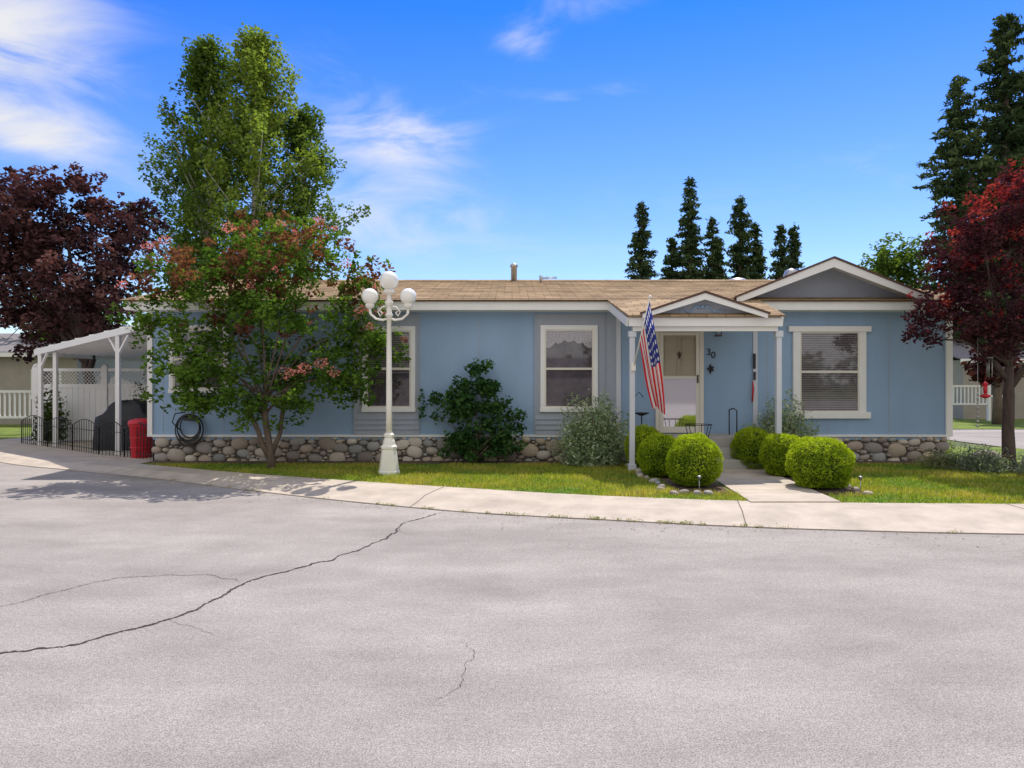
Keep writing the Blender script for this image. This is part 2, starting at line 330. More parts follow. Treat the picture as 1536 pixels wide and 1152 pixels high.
flat(mb,[(4.24,9.2),(4.8,9.25),(5.0,9.8),(5.1,12.9),(4.5,12.9)],LZ+.006)
flat(mb,[(-7.1,12.95),(2.3,12.95),(2.3,13.5),(-7.1,13.5)],LZ+.007)
flat(mb,[(5.1,12.9),(8.7,12.9),(8.7,13.5),(5.1,13.5)],LZ+.007)
flat(mb,[(7.6,11.6),(8.2,11.0),(9.6,10.9),(10.5,11.8),(9.6,12.6),(8.0,12.5)],LZ+.008)
mb.make('planting_bed',None,[M['soil']],False)
# ------------------------------------------------------------------ rocks
bm=bmesh.new(); bmesh.ops.create_icosphere(bm,subdivisions=3,radius=1); ICO=np.array([v.co[:] for v in bm.verts]); ICF=np.array([[v.index for v in f.verts] for f in bm.faces]); bm.free()
def rocks(name,items,parent):
    V=[];Fc=[];C=[];k=0
    for (x,y,z,a,b,c,col) in items:
        p=ICO*1.0
        q=p*1.0; 
        for j in range(3):
            dr=rng.normal(size=3);dr/=np.linalg.norm(dr); q=q*(1+.10*np.tanh(3*(p@dr))[:,None]*rng.uniform(-1,1))
        q=np.sign(q)*np.abs(q)**.88
        th=rng.uniform(-.25,.25); q=q*np.array([a,b,c]); qx=q[:,0]*math.cos(th)-q[:,2]*math.sin(th); qz=q[:,0]*math.sin(th)+q[:,2]*math.cos(th)
        V.append(np.c_[qx+x,q[:,1]+y,qz+z]); Fc.append(ICF+k); k+=len(ICO); C.append(np.tile(np.array(list(col)+[1]),(len(ICO),1)))
    me=mesh(name,np.vstack(V).tolist(),np.vstack(Fc).tolist(),True)
    at=me.color_attributes.new('Col','FLOAT_COLOR','POINT'); at.data.foreach_set('color',np.vstack(C).astype(np.float32).ravel())
    return obj(name,me,parent,[M['stone']])
def rockcol():
    b=random.choice([(.38,.33,.28),(.30,.27,.25),(.46,.38,.29),(.25,.21,.19),(.36,.29,.24),(.48,.43,.37),(.30,.30,.29)]); t=random.uniform(.85,1.35); return tuple(x*t for x in b)
# ------------------------------------------------------------------ HOUSE
H=empty('blue_manufactured_house',(0,13.5,0))
WY=13.5
mb=MB(); mb.box(-7.1,8.6,WY,21.8,.5,3.15); mb.box(-7.06,8.56,WY+.03,21.76,0,.5,1); mb.make('walls',H,[M['blue'],M['mortar']])
mb=MB()
for x in (-7.1,8.6):
    mb.add([(x-.02,13.5,3.15),(x-.02,21.8,3.15),(x-.02,17.6,4.1),(x+.02,13.5,3.15),(x+.02,21.8,3.15),(x+.02,17.6,4.1)],[(0,1,2),(5,4,3),(0,2,5,3),(1,4,5,2),(0,3,4,1)])
mb.make('gable_walls',H,[M['blue']])
items=[];placed=[]
def inplat(x): return 2.95<x<4.62
for amin,amax,tries in ((.13,.19,900),(.09,.13,5000),(.06,.085,9000),(.035,.05,16000)):
    for _ in range(tries):
        a=random.uniform(amin,amax); b=a*random.uniform(.55,.8); x=random.uniform(-7.05,8.55); z=random.uniform(.06,.56-b*.9)
        if z-b<.0: continue
        if inplat(x): continue
        good=True
        for (px,pz,pa,pb) in placed:
            dx=x-px
            if abs(dx)>.45: continue
            if (dx/(a+pa))**2+((z-pz)/(b+pb))**2<.86: good=False;break
        if good: placed.append((x,z,a,b)); items.append((x,WY+.02,z,a,random.uniform(.05,.09),b,rockcol()))
rocks('river_rock_skirting',items,H)
mb=MB()
mb.box(-7.12,2.9,WY-.035,WY,.555,.6); mb.box(4.65,8.62,WY-.035,WY,.555,.6)
mb.box(8.57,8.70,WY-.03,WY+.1,.56,3.02); mb.box(-7.2,-7.1,WY-.03,WY+.1,.56,3.02)
mb.make('corner_trim',H,[M['white']],bevel=.004)
mb=MB()
mb.box(2.06,2.15,WY-.025,WY,.56,2.98); mb.box(4.76,4.85,WY-.025,WY,.56,2.98)
mb.make('entry_trim',H,[M['lilac']],bevel=.004)
mb=MB()
for x0,x1 in ((-3.10,-1.85),(.47,1.81)):
    mb.box(x0,x1,WY-.02,WY,1.0,2.99)
    for i in range(4):
        z=.60+i*.1
        mb.add([(x0,WY-.045,z),(x1,WY-.045,z),(x1,WY-.02,z+.1),(x0,WY-.02,z+.1),(x0,WY,z),(x1,WY,z)],[(0,1,2,3),(0,4,5,1)])
    mb.box(x0-.03,x0,WY-.035,WY,.6,2.99);mb.box(x1,x1+.03,WY-.035,WY,.6,2.99)
mb.box(1.84,2.06,WY-.012,WY,.6,2.99)
mb.make('window_bay_panels',H,[M['grey']])
mb=MB()
for x in (-6.9,-5.7,-4.5,-.65,5.05,6.25,7.45): mb.box(x-.005,x+.005,WY-.004,WY,.6,2.99)
mb.make('siding_seams',H,[M['grey']])
EY=13.1
sl=(4.21-3.19)/(17.5-13.1)
mb=MB()
mb.box(-7.42,1.86,EY,EY+.03,3.02,3.185); mb.box(4.66,9.0,EY,EY+.03,3.02,3.185)
mb.box(-7.40,8.98,EY+.03,WY+.02,3.02,3.04)
for x0,x1 in ((-7.45,-7.42),(9.0,9.03)):
    mb.add([(x0,EY,3.03),(x1,EY,3.03),(x1,EY,3.185),(x0,EY,3.185),(x0,17.5,4.05),(x1,17.5,4.05),(x1,17.5,4.205),(x0,17.5,4.205)],[(0,1,2,3),(4,7,6,5),(0,4,5,1),(1,5,6,2),(2,6,7,3),(3,7,4,0)])
    mb.add([(x0,21.9,3.03),(x1,21.9,3.03),(x1,21.9,3.185),(x0,21.9,3.185),(x0,17.5,4.05),(x1,17.5,4.05),(x1,17.5,4.205),(x0,17.5,4.205)],[(0,1,2,3),(4,7,6,5),(0,4,5,1),(1,5,6,2),(2,6,7,3),(3,7,4,0)])
mb.make('fascia_and_soffit',H,[M['white']],bevel=.004)
def slab(mb,quad,t=.035,mi=0):
    q=[Vector(p) for p in quad]; n=(q[1]-q[0]).cross(q[2]-q[0]).normalized()
    if n.z<0: n=-n
    k=len(q); vs=[p+n*t for p in q]+list(q)
    fs=[tuple(range(k)),tuple(range(2*k-1,k-1,-1))]+[(i,i+k,(i+1)%k+k,(i+1)%k) for i in range(k)]
    mb.add(vs,fs,mi)
mb=MB()
slab(mb,[(-7.5,EY-.05,3.18),(9.08,EY-.05,3.18),(9.08,17.5,4.21),(-7.5,17.5,4.21)])
slab(mb,[(9.08,21.9,3.19),(-7.5,21.9,3.19),(-7.5,17.5,4.21),(9.08,17.5,4.21)])
mb.make('roof',H,[M['shingle']])
mb=MB(); mb.add([(-7.5,17.36,4.225),(9.08,17.36,4.225),(9.08,17.5,4.275),(-7.5,17.5,4.275),(9.08,17.64,4.225),(-7.5,17.64,4.225)],[(0,1,2,3),(3,2,4,5)]); mb.make('ridge_cap',H,[M['shingle']],False)
mb=MB(); y=EY+.1
while y<17.4:
    z=3.18+sl*(y-EY+.05)+.035
    mb.box(-7.5,9.08,y,y+.012,z-.01,z+.010+.004*random.random()); y+=.28
mb.make('shingle_courses',H,[M['shingle']])
def gable(name,cx,hw,yf,zb,za,yfield,roofz,board=.14,depthback=None,fieldmat='grey'):
    yb=depthback
    r=MB()
    yl=roofz[1]
    slab(r,[(cx-hw,yf,zb),(cx,yf,za),(cx,yb,za),(cx-hw,yl,zb)],.03)
    slab(r,[(cx,yf,za),(cx+hw,yf,zb),(cx+hw,yl,zb),(cx,yb,za)],.03)
    r.make(name+'_roof',H,[M['shingle']])
    w=MB()
    for sg in (-1,1):
        x0=cx+sg*hw; 
        w.add([(x0,yf-.025,zb-.0),(cx,yf-.025,za),(cx,yf-.025,za-board*1.1),(x0-sg*.0,yf-.025,zb-board*.75),(x0,yf,zb),(cx,yf,za),(cx,yf,za-board*1.1),(x0,yf,zb-board*.75)],[(0,1,2,3),(7,6,5,4),(0,3,7,4),(3,2,6,7),(0,4,5,1)])
        w.add([(x0,yf,zb-.02),(cx,yf,za-.02),(cx,yfield,za-.02),(x0,yfield,zb-.02)],[(0,1,2,3)])
    w.make(name+'_rake_boards',H,[M['white']],False)
    d=MB()
    for sg in (-1,1): d.beam((cx+sg*(hw+.04),yf-.02,zb+.005),(cx,yf-.02,za+.022),.05,.035)
    d.make(name+'_drip_edge',H,[M['brown']])
    f=MB(); f.add([(cx-hw,yfield,zb-.06),(cx+hw,yfield,zb-.06),(cx+hw,yfield,zb),(cx,yfield,za-.01),(cx-hw,yfield,zb)],[(0,1,2,3,4)]); f.make(name+'_field',H,[M[fieldmat]],False)
gable('large_gable',6.10,1.84,12.95,3.24,3.98,13.45,(0,13.4),board=.15,depthback=16.5)
gable('porch_gable',3.30,1.07,11.68,2.80,3.155,11.86,(0,11.95),board=.10,depthback=13.1)
mb=MB(); slab(mb,[(2.0,11.74,2.755),(4.70,11.74,2.755),(4.72,13.1,3.19),(1.82,13.1,3.19)],.035); mb.make('porch_roof',H,[M['shingle']])
mb=MB()
mb.box(2.02,4.68,11.8,11.84,2.60,2.75)
mb.beam((2.0,11.82,2.675),(1.86,13.12,3.10),.03,.15); mb.beam((4.69,11.84,2.675),(4.69,13.12,3.08),.03,.15)
mb.box(2.1,4.62,11.86,11.98,2.52,2.62)
mb.add([(2.04,11.84,2.61),(4.66,11.84,2.61),(4.66,13.5,2.98),(2.04,13.5,2.98)],[(0,1,2,3)])
mb.make('porch_fascia_and_ceiling',H,[M['white']],False)
mb=MB()
for sg in (-1,1):
    pts=[(3.3+sg*(.04+.36*t),11.85,2.86+.06*math.sin(t*9)*(1-t*.6)+.05*(1-t)) for t in np.linspace(0,1,14)]
    mb.tube(pts,[.022*(1-.6*t) for t in np.linspace(0,1,14)],6)
mb.ball((3.3,11.85,2.94),.035)
mb.make('porch_gable_ornament',H,[M['blue']])
mb=MB()
for x in (2.10,4.66):
    mb.box(x-.045,x+.045,11.9,11.99,.07,2.53); mb.box(x-.065,x+.065,11.88,12.01,2.42,2.525); mb.box(x-.065,x+.065,11.88,12.01,.07,.2)
mb.make('porch_posts',H,[M['lilac']],bevel=.005)
mb=MB(); mb.box(2.98,4.6,12.6,13.5,.03,.62); mb.box(3.1,4.5,12.3,12.6,.03,.44); mb.box(3.2,4.45,12.0,12.3,.03,.26); mb.make('porch_steps',H,[M['step']],bevel=.01)
def window(name,x0,x1,z0,z1,trim=.085,bar=None,kind='blind',header=False):
    y=WY; w=MB()
    yo=y-.06
    tb=trim
    if header:
        w.box(x0-.03,x1+.03,yo-.02,y,z1-tb*1.3,z1); w.box(x0-.02,x1+.02,yo-.02,y,z0,z0+tb*1.5); w.box(x0+.06,x0+.06+tb*1.6,yo,y,z0+tb*1.5,z1-tb*1.3); w.box(x1-.06-tb*1.6,x1-.06,yo,y,z0+tb*1.5,z1-tb*1.3)
        gx0,gx1,gz0,gz1=x0+.06+tb*1.6,x1-.06-tb*1.6,z0+tb*1.5,z1-tb*1.3
    else:
        w.box(x0,x1,yo,y-.02,z1-tb,z1); w.box(x0-.01,x1+.01,yo-.015,y-.02,z0,z0+tb); w.box(x0,x0+tb,yo,y-.02,z0+tb,z1-tb); w.box(x1-tb,x1,yo,y-.02,z0+tb,z1-tb)
        gx0,gx1,gz0,gz1=x0+tb,x1-tb,z0+tb,z1-tb
    w.make(name+'_trim',H,[M['white']],bevel=.004)
    zm=bar if bar else (gz0+gz1)/2
    f=MB(); t=.028; yf=y-.05
    f.box(gx0,gx1,yf,y-.021,gz1-t,gz1);f.box(gx0,gx1,yf,y-.021,gz0,gz0+t);f.box(gx0,gx0+t,yf,y-.021,gz0+t,gz1-t);f.box(gx1-t,gx1,yf,y-.021,gz0+t,gz1-t);f.box(gx0+t,gx1-t,yf-.006,y-.021,zm-.022,zm+.022)
    f.make(name+'_sash',H,[M['cream']])
    g=MB(); g.box(gx0+t,gx1-t,y-.038,y-.036,gz0+t,zm-.022); g.box(gx0+t,gx1-t,y-.044,y-.042,zm+.022,gz1-t); g.make(name+'_glass',H,[M['glass']])
    d=MB(); d.box(gx0,gx1,y-.0215,y+.0,gz0,gz1); d.make(name+'_backing',H,[M['drk']])
    if kind=='blind':
        b=MB(); z=gz1-t-.02
        lim=gz0+.05 if header else zm-.1
        while z>lim:
            b.add([(gx0+t,y-.034,z),(gx1-t,y-.034,z),(gx1-t,y-.024,z+.019),(gx0+t,y-.024,z+.019)],[(0,1,2,3)]); z-=.036
        b.make(name+'_blinds',H,[M['blind']],False)
    else:
        b=MB(); N_=60; vs=[];fs=[]
        for i in range(N_+1):
            u=i/N_; x=gx0+t+(gx1-gx0-2*t)*u; zz=gz1-t-.17-.05*abs(math.sin(u*math.pi*5))-.16*abs(2*u-1)**2
            yy=y-.027+.004*math.sin(u*70); vs+=[(x,yy,gz1-t),(x,yy,zz)]
        for i in range(N_): fs.append((2*i,2*i+1,2*i+3,2*i+2))
        b.add(vs,fs,0,True); b.make(name+'_valance',H,[M['lace']],False)
window('window_centre',.56,1.69,1.05,2.76,bar=1.9,kind='lace')
window('window_left',-2.95,-1.91,1.05,2.74,bar=1.9,kind='blind')
window('window_far_left',-6.76,-5.58,1.42,2.76,kind='blind')
window('window_right',5.48,7.04,.92,2.74,bar=1.84,kind='blind',header=True)
mb=MB()
mb.box(2.83,2.91,WY-.05,WY,.62,2.7);mb.box(3.70,3.78,WY-.05,WY,.62,2.7);mb.box(2.91,3.70,WY-.05,WY,2.62,2.7)
mb.make('door_casing',H,[M['cream']],bevel=.004)
mb=MB(); mb.box(2.91,3.70,WY-.02,WY-.001,.64,2.62)
for x0,x1,z0,z1 in ((3.0,3.27,2.2,2.5),(3.34,3.61,2.2,2.5),(3.0,3.27,1.55,2.1),(3.34,3.61,1.55,2.1),(3.0,3.61,.8,1.4)):
    for a in ((x0,x1,z0,z0+.02),(x0,x1,z1-.02,z1),(x0,x0+.02,z0,z1),(x1-.02,x1,z0,z1)): mb.box(a[0],a[1],WY-.03,WY-.02,a[2],a[3])
mb.make('front_door',H,[M['tan']])
mb=MB(); mb.lathe((3.305,WY-.03,2.17),[(.001,-.08),(.04,0),(.001,.08)],4); mb.make('door_ornament',H,[M['brown']])
mb=MB(); y0=WY-.048;y1=WY-.034
mb.box(2.915,2.985,y0,y1,.64,2.615);mb.box(3.625,3.695,y0,y1,.64,2.615);mb.box(2.985,3.625,y0,y1,2.56,2.615);mb.box(2.985,3.625,y0,y1,.64,.76);mb.box(2.985,3.625,y0,y1,1.70,1.76)
mb.make('storm_door_frame',H,[M['cream']])
mb=MB(); mb.box(2.985,3.625,WY-.042,WY-.040,.76,1.70); mb.make('storm_door_glass',H,[M['glass2']])
mb=MB(); mb.box(3.645,3.67,WY-.075,WY-.05,1.62,1.78); mb.make('door_handle',H,[M['black']])
mb=MB(); mb.box(4.0,4.12,WY-.11,WY-.0,2.72,2.75);mb.box(4.0,4.12,WY-.11,WY,2.54,2.56)
for x in (4.005,4.105): mb.box(x,x+.012,WY-.11,WY-.098,2.56,2.72)
mb.lathe((4.06,WY-.055,2.75),[(.055,0),(.001,.05)],8)
mb.make('porch_wall_lantern',H,[M['brown']])
mb=MB(); mb.ball((4.06,WY-.055,2.64),.035); mb.make('lantern_bulb',H,[M['globe']])
for ch,x,z in (('3',3.84,2.17),('0',3.93,2.11)):
    cu=bpy.data.curves.new('house_number','FONT'); cu.body=ch; cu.size=.19; cu.extrude=.006
    o=bpy.data.objects.new('house_number_digit',cu); COL.objects.link(o); o.location=(x,WY-.012,z); o.rotation_euler=(math.pi/2,0,0); cu.materials.append(M['black']); o.parent=H; o.matrix_parent_inverse=Matrix.Translation((0,-13.5,0))
mb=MB()
vs=[(3.925,WY-.02,1.90)];n=10
for i in range(n):
    t=2*math.pi*i/n; r=.085 if i%2 else .05; vs.append((3.925+r*math.cos(t),WY-.02,1.90+r*math.sin(t)))
mb.add(vs,[(0,1+i,1+(i+1)%n) for i in range(n)]); mb.box(3.915,3.935,WY-.02,WY,1.8,1.99)
mb.box(4.755,4.80,WY-.06,WY-.03,1.9,2.2); mb.box(4.76,4.80,WY-.06,WY-.03,1.68,1.84)
mb.tube([(4.2,12.75,.62),(4.2,12.75,1.1),(4.2,12.95,1.14),(4.2,13.2,1.1)],.012); mb.tube([(4.2,13.2,.62),(4.2,13.2,1.1)],.012)
mb.make('wall_decorations',H,[M['black']],False)
mb=MB(); mb.tube([(4.74,WY-.06,1.65),(4.75,WY-.06,1.5),(4.73,WY-.06,1.25)],[.012,.02,.015]); mb.make('red_wall_ornament',H,[M['red']])
mb=MB(); mb.lathe((.05,17.4,4.15),[(.075,0),(.075,.42),(.10,.43),(.10,.47),(.06,.52)],16)
mb.lathe((7.2,17.6,4.15),[(.2,0),(.2,.25),(.15,.38),(.001,.44)],16)
mb.lathe((5.9,17.9,4.15),[(.3,0),(.3,.12),(.2,.2),(.001,.24)],16)
mb.lathe((.72,17.0,4.1),[(.04,0),(.04,.2)],10)
mb.make('roof_vents',H,[M['galv']])
mb=MB(); mb.tube([(.98,19,4.2),(.98,19,4.62)],.008)
for i in range(5): mb.tube([(.8,19-.1+i*.05,4.5+i*.02),(1.25,19-.1+i*.05,4.52+i*.02)],.005)
mb.make('roof_aerial',H,[M['galv']])
mb=MB(); 
for i in range(5):
    r=.20+.022*i+random.uniform(-.01,.01); cx=-6.33+random.uniform(-.02,.02); yy=WY-.10-.018*(i%3)
    mb.tube([(cx+r*math.cos(t)*.95,yy,.72+.04+r*math.sin(t)*1.08-.03*i*.5) for t in np.linspace(0,2*math.pi,28)],.013,6)
mb.tube([(-6.5,13.37,.7),(-6.62,13.3,.85),(-6.58,13.33,1.02),(-6.4,13.38,1.05)],.012,6)
mb.box(-6.42,-6.24,WY-.14,WY,.88,.95)
mb.make('garden_hose',H,[M['black']])
mb=MB(); mb.tube([(2.45,12.9,.1),(2.45,12.9,1.0)],.012)
mb.lathe((2.45,12.9,1.0),[(.03,0),(.13,.04),(.15,.06),(.12,.05)],14); mb.tube([(2.3,12.95,.1),(2.32,12.95,1.35),(2.4,12.9,1.45),(2.48,12.9,1.35)],.008)
mb.make('bird_bath',None,[M['black']])
mb=MB()
for a in np.linspace(0,2*math.pi,7)[:-1]: mb.tube([(3.4+.12*math.cos(a),12.45+.12*math.sin(a),.4),(3.4+.24*math.cos(a),12.45+.24*math.sin(a),.86)],.007,5)
for r,z in ((.24,.86),(.18,.65),(.12,.44)): mb.tube([(3.4+r*math.cos(t),12.45+r*math.sin(t),z) for t in np.linspace(0,2*math.pi,20)],.007,5)
mb.make('wire_plant_stand',None,[M['black']])
# ------------------------------------------------------------------ FLAG
FL=empty('flag_on_pole',(2.1,11.9,1.9))
pb=Vector((2.12,11.88,1.9)); pt=Vector((2.29,11.36,3.02))
mb=MB(); mb.tube([pb,pt],.012,8); mb.ball(tuple(pt+(pt-pb).normalized()*.03),.028); mb.box(2.07,2.15,11.86,11.9,1.83,1.97); mb.make('pole_and_bracket',FL,[M['lampw']])
ns,ntt=40,40; vs=[];fs=[];uv=[]
ax=(pt-pb)
for j in range(ntt+1):
    t=j/ntt
    for i in range(ns+1):
        s=i/ns
        hp=pb+ax*(.985-.62*s)
        e=t**.8
        tip=Vector((2.38+.20*(1-s),11.45+.05*s,1.08+.22*s*(.4+.6*abs(math.cos(s*5)))))
        sag=Vector((.05*math.sin(t*3.1)*(1-s)-.03*math.sin(t*3.1)*s,0,-.12*math.sin(t*math.pi)*(1-s)))
        p=hp.lerp(tip,e)+sag
        f=math.sin(s*13+t*2.2)*.04*min(1,t*4)+math.sin(s*27+t*5)*.01*t
        p+=Vector((math.cos(s*13+t*2.0)*.016*min(1,t*3),f,0))
        vs.append(p); uv.append((t,s))
for j in range(ntt):
    for i in range(ns):
        a=j*(ns+1)+i; fs.append((a,a+1,a+ns+2,a+ns+1))
me=mesh('flag_cloth',vs,fs,True); ul=me.uv_layers.new(name='UVMap')
for l in me.loops: ul.data[l.index].uv=uv[l.vertex_index]
m,t_,N,L,P=nt('flag_fabric'); uvn=N.new('ShaderNodeUVMap'); uvn.uv_map='UVMap'; sp=N.new('ShaderNodeSeparateXYZ'); L.new(uvn.outputs[0],sp.inputs[0])
def mth(op,a,b=None):
    q=N.new('ShaderNodeMath'); q.operation=op
    for k_,x in enumerate((a,b)):
        if x is None: continue
        if isinstance(x,(int,float)): q.inputs[k_].default_value=x
        else: L.new(x,q.inputs[k_])
    return q.outputs[0]
stripe=mth('GREATER_THAN',mth('MODULO',mth('MULTIPLY',sp.outputs[1],13),2),1)
def mixn(f,a,b):
    q=N.new('ShaderNodeMix'); q.data_type='RGBA'; L.new(f,q.inputs[0])
    for k_,x in ((6,a),(7,b)):
        if isinstance(x,tuple): q.inputs[k_].default_value=x
        else: L.new(x,q.inputs[k_])
    return q.outputs[2]
base=mixn(stripe,(.75,.015,.025,1),(.85,.83,.82,1))
gx=mth('SUBTRACT',mth('FRACT',mth('MULTIPLY',sp.outputs[0],6/.4)),.5); gy=mth('SUBTRACT',mth('FRACT',mth('MULTIPLY',sp.outputs[1],5/.5385)),.5)
star=mth('LESS_THAN',mth('ADD',mth('MULTIPLY',gx,gx),mth('MULTIPLY',gy,gy)),.06)
canton=mixn(star,(.03,.045,.27,1),(.8,.8,.8,1))
isc=mth('MULTIPLY',mth('LESS_THAN',sp.outputs[0],.4),mth('LESS_THAN',sp.outputs[1],.5385))
colr=mixn(isc,base,canton); L.new(colr,P.inputs['Base Color']); P.inputs['Roughness'].default_value=.8
tr=N.new('ShaderNodeBsdfTranslucent'); L.new(colr,tr.inputs[0]); mx=N.new('ShaderNodeMixShader'); mx.inputs[0].default_value=.4; L.new(P.outputs[0],mx.inputs[1]); L.new(tr.outputs[0],mx.inputs[2]); L.new(mx.outputs[0],N['Material Output'].inputs['Surface'])
obj('flag_cloth',me,FL,[m])
# ------------------------------------------------------------------ STREET LAMP
LX,LY=-2.08,11.55
SL=empty('street_lamp',(LX,LY,LZ))
mb=MB()
mb.lathe((LX,LY,LZ),[(.185,0),(.185,.05),(.172,.07),(.165,.12),(.135,.36),(.125,.42),(.14,.44),(.14,.47),(.11,.50),(.10,.56),(.075,.62),(.09,.64),(.09,.67),(.06,.70)],8,0,False)
mb.lathe((LX,LY,LZ),[(.055,.68),(.05,1.2),(.045,2.0),(.04,2.66),(.06,2.67),(.065,2.70),(.045,2.73),(.04,2.85),(.07,2.87),(.07,2.92),(.04,2.95),(.035,3.04),(.09,3.06),(.10,3.09),(.08,3.12)],16)
for sg in (-1,1):
    mb.tube([(LX,LY,2.72),(LX+sg*.10,LY,2.68),(LX+sg*.22,LY,2.70),(LX+sg*.31,LY,2.78),(LX+sg*.325,LY,2.88)],[.022,.02,.02,.02,.024])
    mb.tube([(LX+sg*.03,LY,2.92),(LX+sg*.12,LY,2.90),(LX+sg*.19,LY,2.82),(LX+sg*.15,LY,2.75),(LX+sg*.11,LY,2.80),(LX+sg*.15,LY,2.83)],.012,6)
    mb.lathe((LX+sg*.325,LY,2.87),[(.03,0),(.07,.03),(.08,.07),(.065,.09)],14)
    mb.lathe((LX+sg*.325,LY,2.78),[(.001,0),(.02,.02),(.012,.1)],8)
mb.make('lamp_column',SL,[M['lampw']])
mb=MB(); mb.ball((LX,LY,3.35),.16); 
for sg in (-1,1): mb.ball((LX+sg*.325,LY,3.08),.14)
mb.make('lamp_globes',SL,[M['globe']])
# ------------------------------------------------------------------ CARPORT etc.
CP=empty('carport_awning',(-9.5,16,0))
A=(-7.12,13.95,2.93);Bp=(-12.3,17.6,2.45);Cc=(-12.3,23,2.45);D=(-7.12,23,2.93)
mb=MB(); slab(mb,[A,Bp,Cc,D],.03)
mb.beam((A[0],A[1],A[2]-.04),(Bp[0],Bp[1],Bp[2]-.04),.05,.15); mb.beam((Bp[0],Bp[1],Bp[2]-.05),(Cc[0],Cc[1],Cc[2]-.05),.05,.14)
for k_ in range(20):
    y=15+.42*k_
    xs=-7.15; xe=-12.28
    yy=max(y,13.95)
    if yy<17.6: xe=A[0]+(Bp[0]-A[0])*(yy-A[1])/(Bp[1]-A[1])
    zs=A[2]+(Bp[2]-A[2])*(xs-A[0])/(Bp[0]-A[0]); ze=A[2]+(Bp[2]-A[2])*(xe-A[0])/(Bp[0]-A[0])
    mb.beam((xs,yy,zs-.025),(xe,yy,ze-.025),.05,.05); mb.beam((xs,yy,zs+.045),(xe,yy,ze+.045),.05,.03)
mb.make('awning_roof',CP,[M['white']])
mb=MB()
for x,y,zt in ((-8.72,15.12,2.72),(-12.05,17.45,2.42),(-12.15,22.5,2.42),(-11.5,17.2,2.4)):
    mb.box(x-.045,x+.045,y-.045,y+.045,.03,zt)
for sg in (-1,1): mb.beam((-8.72,15.12,2.25),(-8.72+sg*.38,15.12-sg*.27,2.68-sg*.02),.05,.05)
mb.beam((-12.05,17.45,2.0),(-11.7,17.2,2.4),.05,.05)
mb.make('awning_posts',CP,[M['white']],bevel=.005)
VF=empty('white_vinyl_fence',(-10,18.8,0))
mb=MB(); y=18.8
xsp=[-13.1,-11.2,-9.3,-7.4]
for x in xsp: mb.box(x-.075,x+.075,y-.06,y+.06,.0,2.08); mb.lathe((x,y,2.08),[(.1,0),(.1,.03),(.001,.1)],4)
for a,b in zip(xsp[:-1],xsp[1:]):
    mb.box(a+.08,b-.08,y-.03,y+.03,.05,.17);mb.box(a+.08,b-.08,y-.03,y+.03,1.5,1.6);mb.box(a+.08,b-.08,y-.03,y+.03,1.95,2.03)
    x=a+.08
    while x<b-.1: mb.box(x+.003,min(x+.15,b-.08),y-.012,y+.012,.17,1.5); x+=.155
    x=a+.08
    while x<b-.08:
        for sg in (-1,1):
            x0=x if sg>0 else x+.35
            mb.beam((min(x0,b-.08),y+.004*sg,1.6),(min(max(x0+sg*.35,a+.08),b-.08),y+.004*sg,1.95),.02,.008)
        x+=.1
mb.make('fence_panels',VF,[M['white']])
mb=MB(); pth=[(-13.0,18.1),(-11.6,17.05),(-10.4,16.15),(-9.2,15.2),(-8.35,14.7),(-7.35,14.0)]
for (ax_,ay),(bx_,by_) in zip(pth[:-1],pth[1:]):
    L_=math.hypot(bx_-ax_,by_-ay); n=int(L_/.13)
    top=[]
    for i in range(n+1):
        t=i/n; x=ax_+(bx_-ax_)*t; yy=ay+(by_-ay)*t; h=.60+.16*math.sin(math.pi*t); top.append((x,yy,.03+h))
        mb.tube([(x,yy,.03),(x,yy,.03+h)],.007 if 0<i<n else .016,5)
    mb.tube(top,.01,5); mb.tube([(ax_,ay,.55),(bx_,by_,.55)],.007,5); mb.tube([(ax_,ay,.14),(bx_,by_,.14)],.008,5)
mb.make('black_garden_fence',None,[M['black']])
vs=[];fs=[];NN=40
prof=[(0.0,1.0),(.25,1.0),(.5,.98),(.72,.97),(.80,.95),(.84,.80),(.95,.66),(1.05,.60),(1.12,.48),(1.16,.25),(1.17,.02)]
for z,sc in prof:
    for j in range(NN):
        t=2*math.pi*j/NN; cx=math.copysign(abs(math.cos(t))**.45,math.cos(t)); cy=math.copysign(abs(math.sin(t))**.45,math.sin(t))
        fold=1+.05*math.sin(t*9+z*2)*(1-z*.6)
        vs.append((-9.2+cx*.72*sc*fold,16.4+cy*.36*max(sc,.1)*fold,.03+z+.02*math.sin(t*5)))
for i in range(len(prof)-1):
    for j in range(NN): fs.append((i*NN+j,i*NN+(j+1)%NN,(i+1)*NN+(j+1)%NN,(i+1)*NN+j))
fs.append(tuple(range((len(prof)-1)*NN,len(prof)*NN)))
obj('covered_barbecue_grill',fixn(mesh('covered_barbecue_grill',vs,fs,True)),None,[M['blackcloth']])
RB=empty('red_trash_bin',(-7.95,14.62,.03))
mb=MB(); c=(-7.93,14.62,.03)
mb.lathe(c,[(.19,0),(.2,.02),(.235,.66),(.25,.67),(.25,.70),(.235,.71)],24); mb.lathe(c,[(.262,.70),(.265,.75),(.24,.80),(.12,.83),(.001,.84)],24)
for z in (.2,.42): mb.lathe(c,[(.215,z),(.235,z+.012),(.222,z+.03)],24)
mb.make('bin_body_and_lid',RB,[M['red']])
mb=MB()
for sg in (-1,1): mb.tube([(c[0]+sg*.24,c[1]-.06,.6),(c[0]+sg*.30,c[1]-.04,.58),(c[0]+sg*.30,c[1]+.04,.58),(c[0]+sg*.24,c[1]+.06,.6)],.014,6)
mb.tube([(c[0]-.06,c[1],.86),(c[0]-.05,c[1],.90),(c[0]+.05,c[1],.90),(c[0]+.06,c[1],.86)],.012,6)
mb.make('bin_handles',RB,[M['black']])
